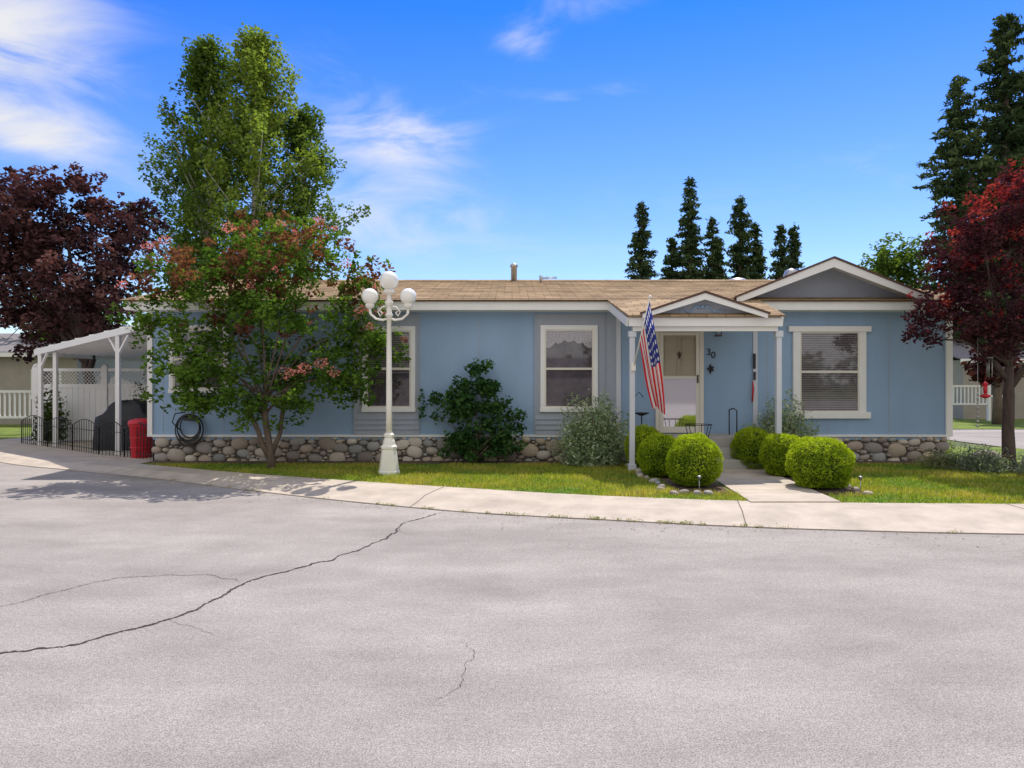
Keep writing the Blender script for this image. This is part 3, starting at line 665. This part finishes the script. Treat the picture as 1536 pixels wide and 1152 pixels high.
# ------------------------------------------------------------------ TREES
G1=(.06,.13,.024);G2=(.15,.25,.04);R1=(.15,.06,.042);R2=(.27,.12,.08);PK=(.62,.30,.25)
T=empty('smoke_tree',(-4.36,12.3,LZ))
L1=[(-5.98,12.3,3.47,.66),(-4.66,12.5,4.10,.60),(-3.58,12.2,3.95,.62),(-2.74,12.4,3.40,.48),(-6.2,12.1,2.55,.62),(-5.14,12.6,2.9,.8),(-4.06,12.0,3.0,.8),(-2.98,12.5,2.63,.62),(-2.40,12.5,2.25,.38),(-6.0,12.4,1.65,.56),(-5.1,12.0,1.8,.75),(-4.1,12.6,1.85,.66),(-3.22,12.3,1.75,.6),(-4.6,12.2,1.2,.45),(-3.8,12.2,1.15,.32),(-5.62,12.4,1.3,.36),(-2.7,12.2,1.6,.34),(-4.5,12.2,3.5,.6),(-5.3,12.2,3.6,.5)]
def c1(d,z):
    g=mixc(G1,G2,random.random()); k=random.random(); zz=z+d.z*.6
    if zz>3.4 and k<.42: return mixc(R1,R2,random.random())
    if zz>2.4 and k<.13: return R1
    return g
cl=lobes_to_clumps(L1,118,.17,c1,1.0,.25,.08)
for _ in range(190):
    l=random.choice(L1); d=Vector(rng.normal(size=3)); d.z=abs(d.z)*.7; d.normalize(); q=l[3]*random.uniform(1.1,1.4); cl.append((l[0]+d.x*q,l[1]+d.y*q,l[2]+d.z*q,.11,c1(d,l[2])))
P_,C_=clump_leaves(cl,1100,.8); leafmesh('foliage',P_,C_,.088,M['leaf'],T,1.5)
pk=[(-3.45,11.35,1.85,.14,PK),(-3.7,11.3,1.78,.16,PK),(-3.2,11.4,1.95,.14,PK),(-3.0,11.5,1.8,.12,PK),(-6.3,11.8,4.0,.12,PK),(-5.9,11.6,4.05,.12,PK),(-4.9,11.8,4.3,.14,PK),(-3.3,11.7,4.4,.12,PK),(-2.6,11.8,2.9,.13,PK),(-2.5,12,2.6,.1,PK),(-6.7,11.7,3.3,.12,PK),(-2.9,11.9,3.7,.12,PK),(-2.4,12,3.3,.1,PK),(-3.9,11.5,4.3,.1,PK)]
for _ in range(22):
    l=random.choice(L1[:9]); d=Vector(rng.normal(size=3)); d.y=-abs(d.y); d.z=abs(d.z)*.6; d.normalize(); q=l[3]*1.15; pk.append((l[0]+d.x*q,l[1]+d.y*q,l[2]+d.z*q,.07,mixc(PK,R2,.4)))
P_,C_=clump_leaves(pk,3800,.8); leafmesh('flower_plumes',P_,C_,.04,M['leafr'],T,1.3)
mb=MB()
mb.tube([(-4.33,12.3,0),(-4.35,12.3,.35),(-4.42,12.3,.8),(-4.5,12.3,1.4)],[.085,.065,.06,.055],8); mb.tube([(-4.33,12.3,.2),(-4.48,12.25,.5),(-4.55,12.25,.75),(-4.8,12.2,1.3)],[.05,.05,.045,.04],8)
mb.tube([(-4.35,12.3,.3),(-4.2,12.35,.7),(-4.1,12.35,1.5)],[.05,.04,.035],7)
branchy(mb,None,L1,.024,(-4.45,12.3,1.15)); mb.make('trunk',T,[M['bark']],False)
k20=20/19
T=empty('purple_plum_tree',(-12.4,20.2,0))
L2=[(-11.84,6.3,1.1),(-13.1,6.1,1.3),(-14.2,5.8,1.3),(-10.95,5.2,.9),(-12.4,4.4,1.5),(-13.9,3.95,1.5),(-10.95,3.85,.8),(-15.4,4.9,1.5),(-10.6,6.15,.5),(-12.4,6.9,.5),(-13.6,6.8,.55),(-15,6.4,.9),(-11.6,3.4,.8),(-13,3.2,.9)]
L2=[(x*k20,20.2+random.uniform(-.6,.6),1.6+(z-1.6)*k20,r*k20) for x,z,r in L2]
def c2(d,z): 
    t=random.random(); a=mixc((.055,.032,.036),(.11,.055,.055),t)
    return mixc(a,(.24,.13,.11),.7) if random.random()<.2 else a
cl=lobes_to_clumps(L2,27,.33,c2,1,.3,.06)
for _ in range(230):
    l=random.choice(L2); d=Vector(rng.normal(size=3)); d.z=abs(d.z); d.normalize(); q=l[3]*random.uniform(1.05,1.32); cl.append((l[0]+d.x*q,l[1]+d.y*q,l[2]+d.z*q,random.uniform(.1,.22),c2(d,0)))
P_,C_=clump_leaves(cl,560,.85); leafmesh('foliage',P_,C_,.15,M['leafp'],T,1.6)
mb=MB(); mb.tube([(-12.4,20.2,0),(-12.4,20.2,1.2),(-12.6,20.2,2.2)],[.2,.16,.14],8); branchy(mb,None,L2,.09,(-12.5,20.2,2.0)); mb.make('trunk',T,[M['barkd']],False)
T=empty('purple_plum_tree',(8.75,12.0,LZ))
L3=[(8.05,4.3,.60),(8.85,4.75,.6),(7.75,3.66,.52),(8.5,3.66,.78),(7.45,2.85,.42),(8.0,2.75,.55),(8.8,2.75,.6),(7.25,2.4,.24),(9.3,3.9,.9),(9.75,4.8,.8),(9.75,2.95,.65),(9.1,5.2,.45),(7.9,3.1,.55),(8.3,2.3,.32),(8.4,4.2,.5)]
L3=[(x,12.0+random.uniform(-.35,.35),z,r) for x,z,r in L3]
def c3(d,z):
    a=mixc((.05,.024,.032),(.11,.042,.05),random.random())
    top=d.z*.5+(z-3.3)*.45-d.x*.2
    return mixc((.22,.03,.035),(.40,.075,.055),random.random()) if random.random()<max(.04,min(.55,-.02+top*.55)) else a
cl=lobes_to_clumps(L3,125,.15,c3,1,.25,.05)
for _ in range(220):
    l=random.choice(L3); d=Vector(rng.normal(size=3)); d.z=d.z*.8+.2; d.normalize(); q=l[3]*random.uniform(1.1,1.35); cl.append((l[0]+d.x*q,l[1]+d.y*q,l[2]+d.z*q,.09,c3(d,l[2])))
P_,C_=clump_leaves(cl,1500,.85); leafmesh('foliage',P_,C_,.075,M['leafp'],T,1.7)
mb=MB(); mb.tube([(8.74,12,0),(8.74,12,.25),(8.72,12,.8),(8.75,12.02,1.4),(8.72,12,1.9)],[.15,.11,.095,.09,.08],9)
mb.tube([(8.75,12,1.6),(8.5,12,1.95),(8.1,12,2.3)],[.06,.05,.035],7); mb.tube([(8.75,12,1.55),(9.1,12,2.0),(9.5,12,2.6)],[.07,.05,.035],7)
branchy(mb,None,L3,.032,(8.72,12,1.9)); mb.make('trunk',T,[M['barkd']],False)
mb=MB(); mb.tube([(8.25,11.9,2.4),(8.25,11.9,1.75)],.003,4); mb.tube([(8.05,11.8,2.4),(8.05,11.8,.85)],.004,4)
for i in range(8): mb.lathe((8.05,11.8,.85+i*.08),[(.001,0),(.03,.02),(.001,.05)],8)
mb.lathe((8.33,11.9,2.05),[(.05,0),(.05,.02)],10)
for a in range(5): mb.tube([(8.33+.04*math.cos(a*1.26),11.9+.04*math.sin(a*1.26),2.05),(8.33+.04*math.cos(a*1.26),11.9+.04*math.sin(a*1.26),1.72)],.008,5)
mb.make('wind_chime',None,[M['galv']])
mb=MB(); mb.lathe((8.25,11.9,1.38),[(.02,-.03),(.08,0),(.08,.025),(.03,.045)],14); mb.lathe((8.25,11.9,1.57),[(.03,0),(.05,.03),(.001,.08)],12); mb.lathe((8.25,11.9,1.43),[(.03,0),(.035,.15)],10); mb.tube([(8.25,11.9,1.6),(8.25,11.9,2.4)],.003,4); mb.make('hummingbird_feeder',None,[M['red']])
def poplar(name,x,y,top,rmax,cA,cB,n,lean=0,z0=2.2):
    T=empty(name,(x,y,0)); cl=[]; mb=MB(); mb.tube([(x,y,0),(x,y,top*.4),(x+lean*.5,y,top*.7),(x+lean,y,top*.97)],[.22,.15,.09,.02],8)
    nl=int(n/11)
    for i in range(nl):
        t=(i+random.random())/nl; z=z0+(top-z0)*(t**.9)
        R=rmax*min(1,((1-t)/.62)**.62)*(.72+.28*min(1,t/.15))*random.uniform(.5,1.25)
        a=random.uniform(0,2*math.pi); cx=x+lean*t; rise=R*random.uniform(.45,1.1)
        tip=Vector((cx+R*math.cos(a),y+R*math.sin(a),min(z+rise,top+.25))); base=Vector((cx,y,z-.2)); mid=base.lerp(tip,.5)+Vector((0,0,.12))
        if i%2==0: mb.tube([base,mid,tip],[.045*(1-t*.5),.025,.008],5)
        c=mixc(cA,cB,random.random())
        for k in range(11):
            u=random.uniform(.25,1.08); p=base.lerp(tip,u); j=.24*(1.2-.4*u)
            cl.append((p.x+random.gauss(0,j),p.y+random.gauss(0,j),p.z+random.gauss(0,j*.9),random.uniform(.12,.30),mixc(c,mixc(cA,cB,random.random()),.5)))
    P_,C_=clump_leaves(cl,400,1.2); leafmesh('foliage',P_,C_,.135,M['leaf'],T,1.45)
    mb.make('trunk',T,[M['barkl']],False)
PG1=(.09,.155,.035);PG2=(.17,.25,.055);PG3=(.27,.35,.07)
poplar('aspen_tree',-11.1,25,13.9,2.05,PG1,PG2,1450)
poplar('aspen_tree',-9.3,24.6,14.0,2.1,PG2,PG3,1600,.1)
poplar('aspen_tree',-7.9,26,11.8,1.9,PG1,PG2,950)
poplar('aspen_tree',-12.3,27,9.8,1.5,PG1,PG2,450)
def conifer(name,x,y,Hh,W,dark=(.045,.075,.035),light=(.13,.175,.075),lev=.42,fs=.5):
    T=empty(name,(x,y,0)); Ps=[];Cs=[];Sz=[]; mb=MB(); mb.tube([(x,y,0),(x,y,Hh*.6),(x,y,Hh)],[Hh*.016,Hh*.010,.02],7)
    z=Hh*.12; off=random.uniform(0,99)
    while z<Hh*.99:
        t=z/Hh
        nb=7
        for b in range(nb):
            a=random.uniform(0,6.283)
            env=min(1,((1-t)/.75))**.72*(1+.55*mnoise.noise(Vector((off+math.cos(a)*.9,z*.55,math.sin(a)*.9))))+.04
            if random.random()<.16: continue
            L_=W/2*env*random.uniform(.6,1.15)+.12; k=max(2,int(L_/(fs*.42)))
            zb=z+random.uniform(-.2,.2); droop=random.uniform(-.22,.22)-.12*(1-t)
            tip=Vector((x+L_*math.cos(a),y+L_*math.sin(a),zb+L_*droop))
            if random.random()<.22: mb.tube([(x,y,zb),tip],[.035*Hh/18,.01],4)
            col=mixc(dark,light,random.random()**1.3)
            for i in range(k):
                u=(i+.75)/k; w=fs*.5*(1.1-u*.35)
                for _ in range(9):
                    Ps.append((x+(tip.x-x)*u+random.gauss(0,w*.62),y+(tip.y-y)*u+random.gauss(0,w*.62),zb+(tip.z-zb)*u+random.gauss(0,w*.42)+.08)); Cs.append(col); Sz.append(fs*.9)
        z+=lev*(.7+.6*random.random())
    for _ in range(14): Ps.append((x+random.gauss(0,.06),y+random.gauss(0,.06),Hh+random.uniform(-.8,.15))); Cs.append(light); Sz.append(fs*.6)
    leafmesh('foliage',np.array(Ps),np.array(Cs),np.array(Sz),M['needle'],T,3.0,.15)
    mb.make('trunk',T,[M['barkd']],False)
for x,y,h,w in ((11.4,60,17.7,3.9),(15.9,61,19.9,4.4),(14.5,62,14.8,3.2),(17.9,61,16.3,3.2),(16.9,64,15.6,3.4),(20.2,60.5,18.3,4.2),(19.3,64,15.4,3.0),(21.7,61,15.9,3.0),(22.8,63,14.4,2.8),(23.6,60,15.5,3.2),(25.2,61,15.9,2.3)):
    conifer('pine_tree',x,y,h,w,lev=.40,fs=.46)
conifer('pine_tree',22.9,35,17.2,4.6,lev=.34,fs=.36); conifer('pine_tree',25.7,35.5,20.9,6.2,lev=.38,fs=.38); conifer('pine_tree',28.5,38,19,6,lev=.4,fs=.42)
conifer('pine_tree',32.5,60,13.5,3,lev=.45,fs=.5)
def roundtree(name,x,y,h,r,cA,cB,leafs=.3,per=6):
    T=empty(name,(x,y,0)); Ls=[(x+random.uniform(-.5,.5)*r,y+random.uniform(-.3,.3)*r,h-r*random.uniform(.5,1.5),r*random.uniform(.4,.6)) for _ in range(9)]
    cl=lobes_to_clumps(Ls,per*2,.42,lambda d,z:mixc(cA,cB,random.random()),1,.4,.08)
    P_,C_=clump_leaves(cl,140,.85); leafmesh('foliage',P_,C_,leafs,M['leaf'],T,1.6)
    mb=MB(); mb.tube([(x,y,0),(x,y,h-r*1.3)],[.2,.12],7); branchy(mb,None,Ls,.07,(x,y,h-r*1.4),sub=2); mb.make('trunk',T,[M['bark']],False)
roundtree('maple_tree',22.8,40,10.6,2.8,PG1,PG2,.22,9); roundtree('maple_tree',20.6,42,8.8,1.9,PG1,PG2,.22,9); roundtree('maple_tree',27,30,5.5,2.2,(.04,.08,.02),PG1)
roundtree('maple_tree',-19.5,30,6.5,2.6,(.04,.08,.02),PG1); roundtree('maple_tree',19.2,27,3.6,1.2,(.05,.02,.025),(.09,.03,.03))
Ps=[];Cs=[]
for _ in range(420):
    a=random.uniform(0,2*math.pi); R=random.uniform(110,150); x=R*math.cos(a); y=R*math.sin(a)
    h=random.uniform(5,9.5); c=mixc((.03,.06,.02),(.07,.11,.03),random.random()); k=60
    for _ in range(k):
        t=random.random(); Ps.append((x+random.gauss(0,2.6)*(1-t*.7),y+random.gauss(0,2.6)*(1-t*.7),t*h)); Cs.append(c)
leafmesh('distant_trees',np.array(Ps),np.array(Cs),1.5,M['needle'],None,1.5)
# ------------------------------------------------------------------ shrubs
def boxwood(x,y,rx,rz):
    T=empty('boxwood_shrub',(x,y,LZ)); n=int(15000*rx/.45)
    zc=LZ+rz*.93
    d=rng.normal(size=(n,3)); d/=np.linalg.norm(d,axis=1)[:,None]
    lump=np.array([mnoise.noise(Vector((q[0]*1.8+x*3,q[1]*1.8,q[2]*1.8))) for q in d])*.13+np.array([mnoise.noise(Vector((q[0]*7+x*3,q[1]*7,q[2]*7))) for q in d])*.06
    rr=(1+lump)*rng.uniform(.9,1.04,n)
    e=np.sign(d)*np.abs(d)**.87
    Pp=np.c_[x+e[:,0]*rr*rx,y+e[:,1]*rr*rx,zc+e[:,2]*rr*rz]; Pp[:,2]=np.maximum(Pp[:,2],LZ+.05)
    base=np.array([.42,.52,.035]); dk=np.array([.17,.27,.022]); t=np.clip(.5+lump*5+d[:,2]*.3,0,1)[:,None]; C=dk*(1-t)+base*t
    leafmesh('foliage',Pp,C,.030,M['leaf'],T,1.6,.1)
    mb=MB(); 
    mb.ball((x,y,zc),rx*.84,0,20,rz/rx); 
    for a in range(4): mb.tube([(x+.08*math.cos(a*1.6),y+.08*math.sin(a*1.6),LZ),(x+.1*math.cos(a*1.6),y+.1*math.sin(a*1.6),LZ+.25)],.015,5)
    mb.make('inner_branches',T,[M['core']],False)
for x,y,rx,rz in ((2.71,10.15,.365,.40),(2.43,11.2,.33,.36),(2.36,12.2,.31,.40),(4.50,10.0,.425,.385),(4.50,11.3,.36,.36),(4.30,12.2,.35,.38)): boxwood(x,y,rx,rz)
T=empty('hydrangea_shrub',(-.68,13.1,LZ))
Ls=[(-.72,13.1,.5,.40),(-.35,13.1,.5,.36),(-1.05,13.12,.55,.36),(-.7,13.05,1.1,.42),(-.35,13.12,1.15,.36),(-1.1,13.15,1.2,.34),(-.65,13.1,1.62,.32),(-.62,13.15,1.92,.22),(.0,13.1,.85,.24),(.15,13.12,1.0,.12),(-1.45,13.2,1.0,.12),(-1.5,13.3,1.35,.08),(-.1,13.1,.55,.32),(-.9,13.1,1.5,.24),(-.4,13.1,1.5,.24)]
cg=lambda d,z:mixc((.03,.085,.03),(.085,.18,.05),random.random())
cl=lobes_to_clumps(Ls,170,.13,cg,.6,.2,.05)
for i in range(5): cl.append((-1.78+random.gauss(0,.03),13.38,1.0+.11*i,.08,cg(0,0)))
P_,C_=clump_leaves(cl,1300,.8); P_[:,1]=np.minimum(P_[:,1],13.42); P_[:,2]=np.maximum(P_[:,2],.1); leafmesh('foliage',P_,C_,.08,M['leaf'],T,1.25,.2)
mb=MB(); branchy(mb,None,Ls,.012,(-.7,13.12,.12),sub=2); mb.make('stems',T,[M['bark']],False)
def shrub(name,x,y,rx,rz,cA,cB,n=7000,ls=.07,asp=2.6,up=.2):
    T=empty(name,(x,y,LZ)); d=rng.normal(size=(n,3)); d[:,2]=np.abs(d[:,2]); d/=np.linalg.norm(d,axis=1)[:,None]
    lump=np.array([mnoise.noise(Vector((q[0]*3+x*3,q[1]*3,q[2]*3))) for q in d]); rr=(1+lump*.5)*rng.uniform(.35,1.05,n)
    P_=np.c_[x+d[:,0]*rr*rx,y+d[:,1]*rr*min(rx,.5),LZ+.03+d[:,2]*rr*rz]; t=rng.random((n,1)); C=np.array(cA)*(1-t)+np.array(cB)*t; leafmesh('foliage',P_,C,ls,M['leaf'],T,asp,up)
    mb=MB()
    for _ in range(14):
        a=random.uniform(0,6.28); q=random.uniform(.3,.9); mb.tube([(x,y,LZ),(x+rx*q*.5*math.cos(a),y+.25*q*math.sin(a),LZ+rz*.5),(x+rx*q*math.cos(a),y+.5*q*math.sin(a),LZ+rz*.85)],[.012,.008,.004],4)
    mb.make('stems',T,[M['bark']],False)
V1=(.15,.24,.13);V2=(.58,.63,.48)
shrub('variegated_dogwood_shrub',1.52,12.8,.72,1.18,V1,V2,11000,.07)
shrub('variegated_dogwood_shrub',5.12,12.95,.66,1.12,V1,V2,8500,.07)
shrub('lavender_plant',8.15,11.9,.5,.38,(.14,.19,.13),(.34,.38,.30),2600,.07,4,0); shrub('lavender_plant',8.9,11.4,.55,.34,(.16,.2,.15),(.40,.43,.36),2600,.07,4,0); shrub('lavender_plant',7.75,12.3,.4,.28,(.2,.22,.1),(.34,.36,.2),1500,.06,4,0)
shrub('lavender_plant',9.6,11.6,.5,.4,(.08,.13,.05),(.2,.25,.12),2200,.07,3,0)
shrub('daylily_plant',8.75,14.2,.4,.5,(.15,.22,.05),(.3,.36,.1),1200,.1,6,0)
for x,y in ((-12.3,18.2),(-10.0,18.4)): shrub('climbing_shrub',x,y,.4,1.3,(.04,.08,.02),(.10,.15,.04),2600,.08,1.6)
it=[]
for i in range(15): it.append((2.16+.05*math.sin(i)+ (0.0 if i<11 else (i-10)*.12),12.6-.29*min(i,11)+random.uniform(-.05,.05),LZ+.02,random.uniform(.04,.08),random.uniform(.05,.08),.045,rockcol()))
for i in range(11): it.append((5.0-.012*i,12.2-.28*i+random.uniform(-.05,.05),LZ+.02,random.uniform(.04,.08),random.uniform(.05,.08),.04,rockcol()))
rocks('edging_stones',it,None)
it=[(8.95,13.0,.18,.26,.2,.16,(.34,.27,.22)),(9.35,13.2,.14,.18,.16,.11,(.30,.24,.2)),(8.6,12.9,.12,.14,.12,.09,(.36,.3,.25)),(9.6,12.6,.12,.2,.14,.1,(.4,.35,.3))]
rocks('garden_boulders',it,None)
for x,y in ((2.62,9.55),(4.85,9.5)):
    mb=MB(); mb.tube([(x,y,LZ),(x,y,LZ+.19)],.006,6); mb.lathe((x,y,LZ+.19),[(.02,0),(.024,.035),(.036,.04),(.015,.055)],10); mb.make('solar_path_light',None,[M['galv']])
# ------------------------------------------------------------------ neighbours
def nhouse(name,x0,x1,y0,y1,h,wm,rail=None):
    Hn=empty(name,((x0+x1)/2,y0,0)); mb=MB(); mb.box(x0,x1,y0,y1,0,h); mb.make('walls',Hn,[wm])
    r=MB(); ym=(y0+y1)/2; slab(r,[(x0-.4,y0-.4,h),(x1+.4,y0-.4,h),(x1+.4,ym,h+1.0),(x0-.4,ym,h+1.0)],.06); slab(r,[(x1+.4,y1+.4,h),(x0-.4,y1+.4,h),(x0-.4,ym,h+1.0),(x1+.4,ym,h+1.0)],.06); r.make('roof',Hn,[M['roofg']])
    t=MB(); t.box(x0-.4,x1+.4,y0-.43,y0-.4,h-.14,h+.03)
    x=x0+1
    g=MB()
    while x<x1-1.5:
        t.box(x,x+1.2,y0-.04,y0,1.0,2.2); g.box(x+.1,x+1.1,y0-.05,y0-.04,1.1,2.1); x+=3
    t.make('trim',Hn,[M['white']]); g.make('windows',Hn,[M['drk']])
nhouse('neighbour_house',-32,-17.2,27,34,2.8,M['wallb']); nhouse('neighbour_house',20.5,36,31,38,2.7,M['wallb'])
nhouse('neighbour_house',-22,-4,-34,-26,2.8,M['wallb']); nhouse('neighbour_house',2,20,-36,-28,2.8,M['wallb'])
roundtree('maple_tree',-1,-24,8,3,(.04,.07,.02),(.09,.13,.03)); roundtree('maple_tree',8,-22,7,3,(.05,.03,.02),(.1,.05,.04)); roundtree('maple_tree',-10,-24,8,3.2,(.04,.07,.02),(.09,.13,.03))
def railing(name,x0,x1,y,z0,h):
    mb=MB(); mb.box(x0,x1,y-.04,y+.04,z0+h-.08,z0+h); mb.box(x0,x1,y-.03,y+.03,z0+.1,z0+.17); x=x0
    while x<=x1: mb.box(x-.02,x+.02,y-.02,y+.02,z0+.17,z0+h-.08); x+=.16
    for x in (x0,x1): mb.box(x-.06,x+.06,y-.06,y+.06,0,z0+h+.08)
    mb.make(name,None,[M['white']])
railing('white_porch_railing',-17.8,-15.2,21.8,.4,1.0); railing('white_porch_railing',18.6,20.6,29.5,.6,.95)
# ------------------------------------------------------------------ light & sky
d=Vector((-.22,-.52,-1)).normalized()
su=bpy.data.lights.new('sun','SUN'); su.energy=4.7; su.angle=math.radians(.5); su.color=(1,.94,.86)
so=bpy.data.objects.new('sun',su); COL.objects.link(so); so.rotation_euler=d.to_track_quat('-Z','Y').to_euler(); so.location=(5,30,40)
el=math.asin(-d.z); az=math.atan2(-d.x,-d.y)
W=bpy.data.worlds.new('World'); S.world=W; W.use_nodes=True; T_=W.node_tree; N=T_.nodes; L=T_.links
bg=N['Background']; bg.inputs['Strength'].default_value=.15
sk=N.new('ShaderNodeTexSky'); sk.sky_type='NISHITA'; sk.sun_disc=False; sk.sun_elevation=el; sk.sun_rotation=az; sk.altitude=600; sk.air_density=1; sk.dust_density=.6; sk.ozone_density=2
tc=N.new('ShaderNodeTexCoord'); nm=N.new('ShaderNodeVectorMath'); nm.operation='NORMALIZE'; L.new(tc.outputs['Generated'],nm.inputs[0])
sp=N.new('ShaderNodeSeparateXYZ'); L.new(nm.outputs[0],sp.inputs[0])
rp=N.new('ShaderNodeValToRGB'); e=rp.color_ramp.elements
e[0].position=.03; e[0].color=(.62,.62,.62,1); e[1].position=.48; e[1].color=(.075,.31,.78,1)
q=rp.color_ramp.elements.new(.25); q.color=(.33,.47,.70,1)
L.new(sp.outputs[2],rp.inputs[0])
sc2=N.new('ShaderNodeVectorMath'); sc2.operation='SCALE'; sc2.inputs['Scale'].default_value=1.85; L.new(rp.outputs[0],sc2.inputs[0])
mu=N.new('ShaderNodeVectorMath'); mu.operation='MULTIPLY'; L.new(sk.outputs[0],mu.inputs[0]); L.new(sc2.outputs[0],mu.inputs[1])
mp=N.new('ShaderNodeMapping'); mp.inputs['Scale'].default_value=(1,1,2.8); mp.inputs['Rotation'].default_value=(0,.35,0); L.new(nm.outputs[0],mp.inputs[0])
nz=N.new('ShaderNodeTexNoise'); nz.inputs['Scale'].default_value=4.6; nz.inputs['Detail'].default_value=8; nz.inputs['Roughness'].default_value=.6; nz.inputs['Distortion'].default_value=.6; L.new(mp.outputs[0],nz.inputs['Vector'])
tot=None
for u,v,su_,sv,st in ((-.76,.53,.19,.12,.95),(-.74,.375,.15,.045,.85),(-.27,.42,.20,.10,.45),(-.14,.36,.18,.055,.7),(-.19,.27,.22,.09,.6),(.06,.42,.20,.05,.4),(.017,.506,.06,.035,.7),(.5,.31,.35,.06,.35),(.1,.56,.14,.03,.45),(-.55,.30,.25,.08,.4),(-.05,.2,.5,.10,.25)):
    c=Vector((u,1,v)).normalized()
    sb=N.new('ShaderNodeVectorMath'); sb.operation='SUBTRACT'; L.new(nm.outputs[0],sb.inputs[0]); sb.inputs[1].default_value=c
    ml=N.new('ShaderNodeVectorMath'); ml.operation='MULTIPLY'; L.new(sb.outputs[0],ml.inputs[0]); ml.inputs[1].default_value=(1/su_,1/su_,1/sv)
    ln=N.new('ShaderNodeVectorMath'); ln.operation='LENGTH'; L.new(ml.outputs[0],ln.inputs[0])
    mr=N.new('ShaderNodeMapRange'); mr.interpolation_type='SMOOTHSTEP'; mr.inputs[1].default_value=0; mr.inputs[2].default_value=1.15; mr.inputs[3].default_value=st; mr.inputs[4].default_value=0; L.new(ln.outputs['Value'],mr.inputs[0])
    if tot is None: tot=mr.outputs[0]
    else:
        a=N.new('ShaderNodeMath'); a.operation='ADD'; L.new(tot,a.inputs[0]); L.new(mr.outputs[0],a.inputs[1]); tot=a.outputs[0]
bk_fill=N.new('ShaderNodeMapRange'); bk_fill.interpolation_type='SMOOTHSTEP'; bk_fill.inputs[1].default_value=-.35; bk_fill.inputs[2].default_value=.35; bk_fill.inputs[3].default_value=1.7; bk_fill.inputs[4].default_value=0; L.new(sp.outputs[1],bk_fill.inputs[0])  # unseen bright cloud cover behind and overhead, added to fill the shaded facade
a=N.new('ShaderNodeMath'); a.operation='ADD'; L.new(tot,a.inputs[0]); L.new(bk_fill.outputs[0],a.inputs[1]); tot=a.outputs[0]
m1=N.new('ShaderNodeMath'); m1.operation='MULTIPLY_ADD'; L.new(tot,m1.inputs[0]); m1.inputs[1].default_value=.34; L.new(nz.outputs['Fac'],m1.inputs[2])
cr=N.new('ShaderNodeMapRange'); cr.interpolation_type='SMOOTHSTEP'; cr.inputs[1].default_value=.56; cr.inputs[2].default_value=.95; cr.inputs[3].default_value=0; cr.inputs[4].default_value=1; L.new(m1.outputs[0],cr.inputs[0])
tm=N.new('ShaderNodeMath'); tm.operation='MINIMUM'; L.new(tot,tm.inputs[0]); tm.inputs[1].default_value=1.0
m2=N.new('ShaderNodeMath'); m2.operation='MULTIPLY'; L.new(cr.outputs[0],m2.inputs[0]); L.new(tm.outputs[0],m2.inputs[1]); m2.use_clamp=True
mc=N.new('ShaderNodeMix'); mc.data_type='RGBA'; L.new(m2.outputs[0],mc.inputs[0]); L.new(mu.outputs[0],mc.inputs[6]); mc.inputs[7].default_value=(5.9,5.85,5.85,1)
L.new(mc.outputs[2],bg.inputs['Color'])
# ------------------------------------------------------------------ camera
ca=bpy.data.cameras.new('camera'); ca.lens=24; ca.sensor_width=36; ca.clip_end=3000; co=bpy.data.objects.new('camera',ca); COL.objects.link(co); co.location=(0,0,1.6); co.rotation_euler=(math.pi/2,0,0); S.camera=co
S.view_settings.view_transform='Standard'; S.view_settings.look='None'; S.view_settings.exposure=0
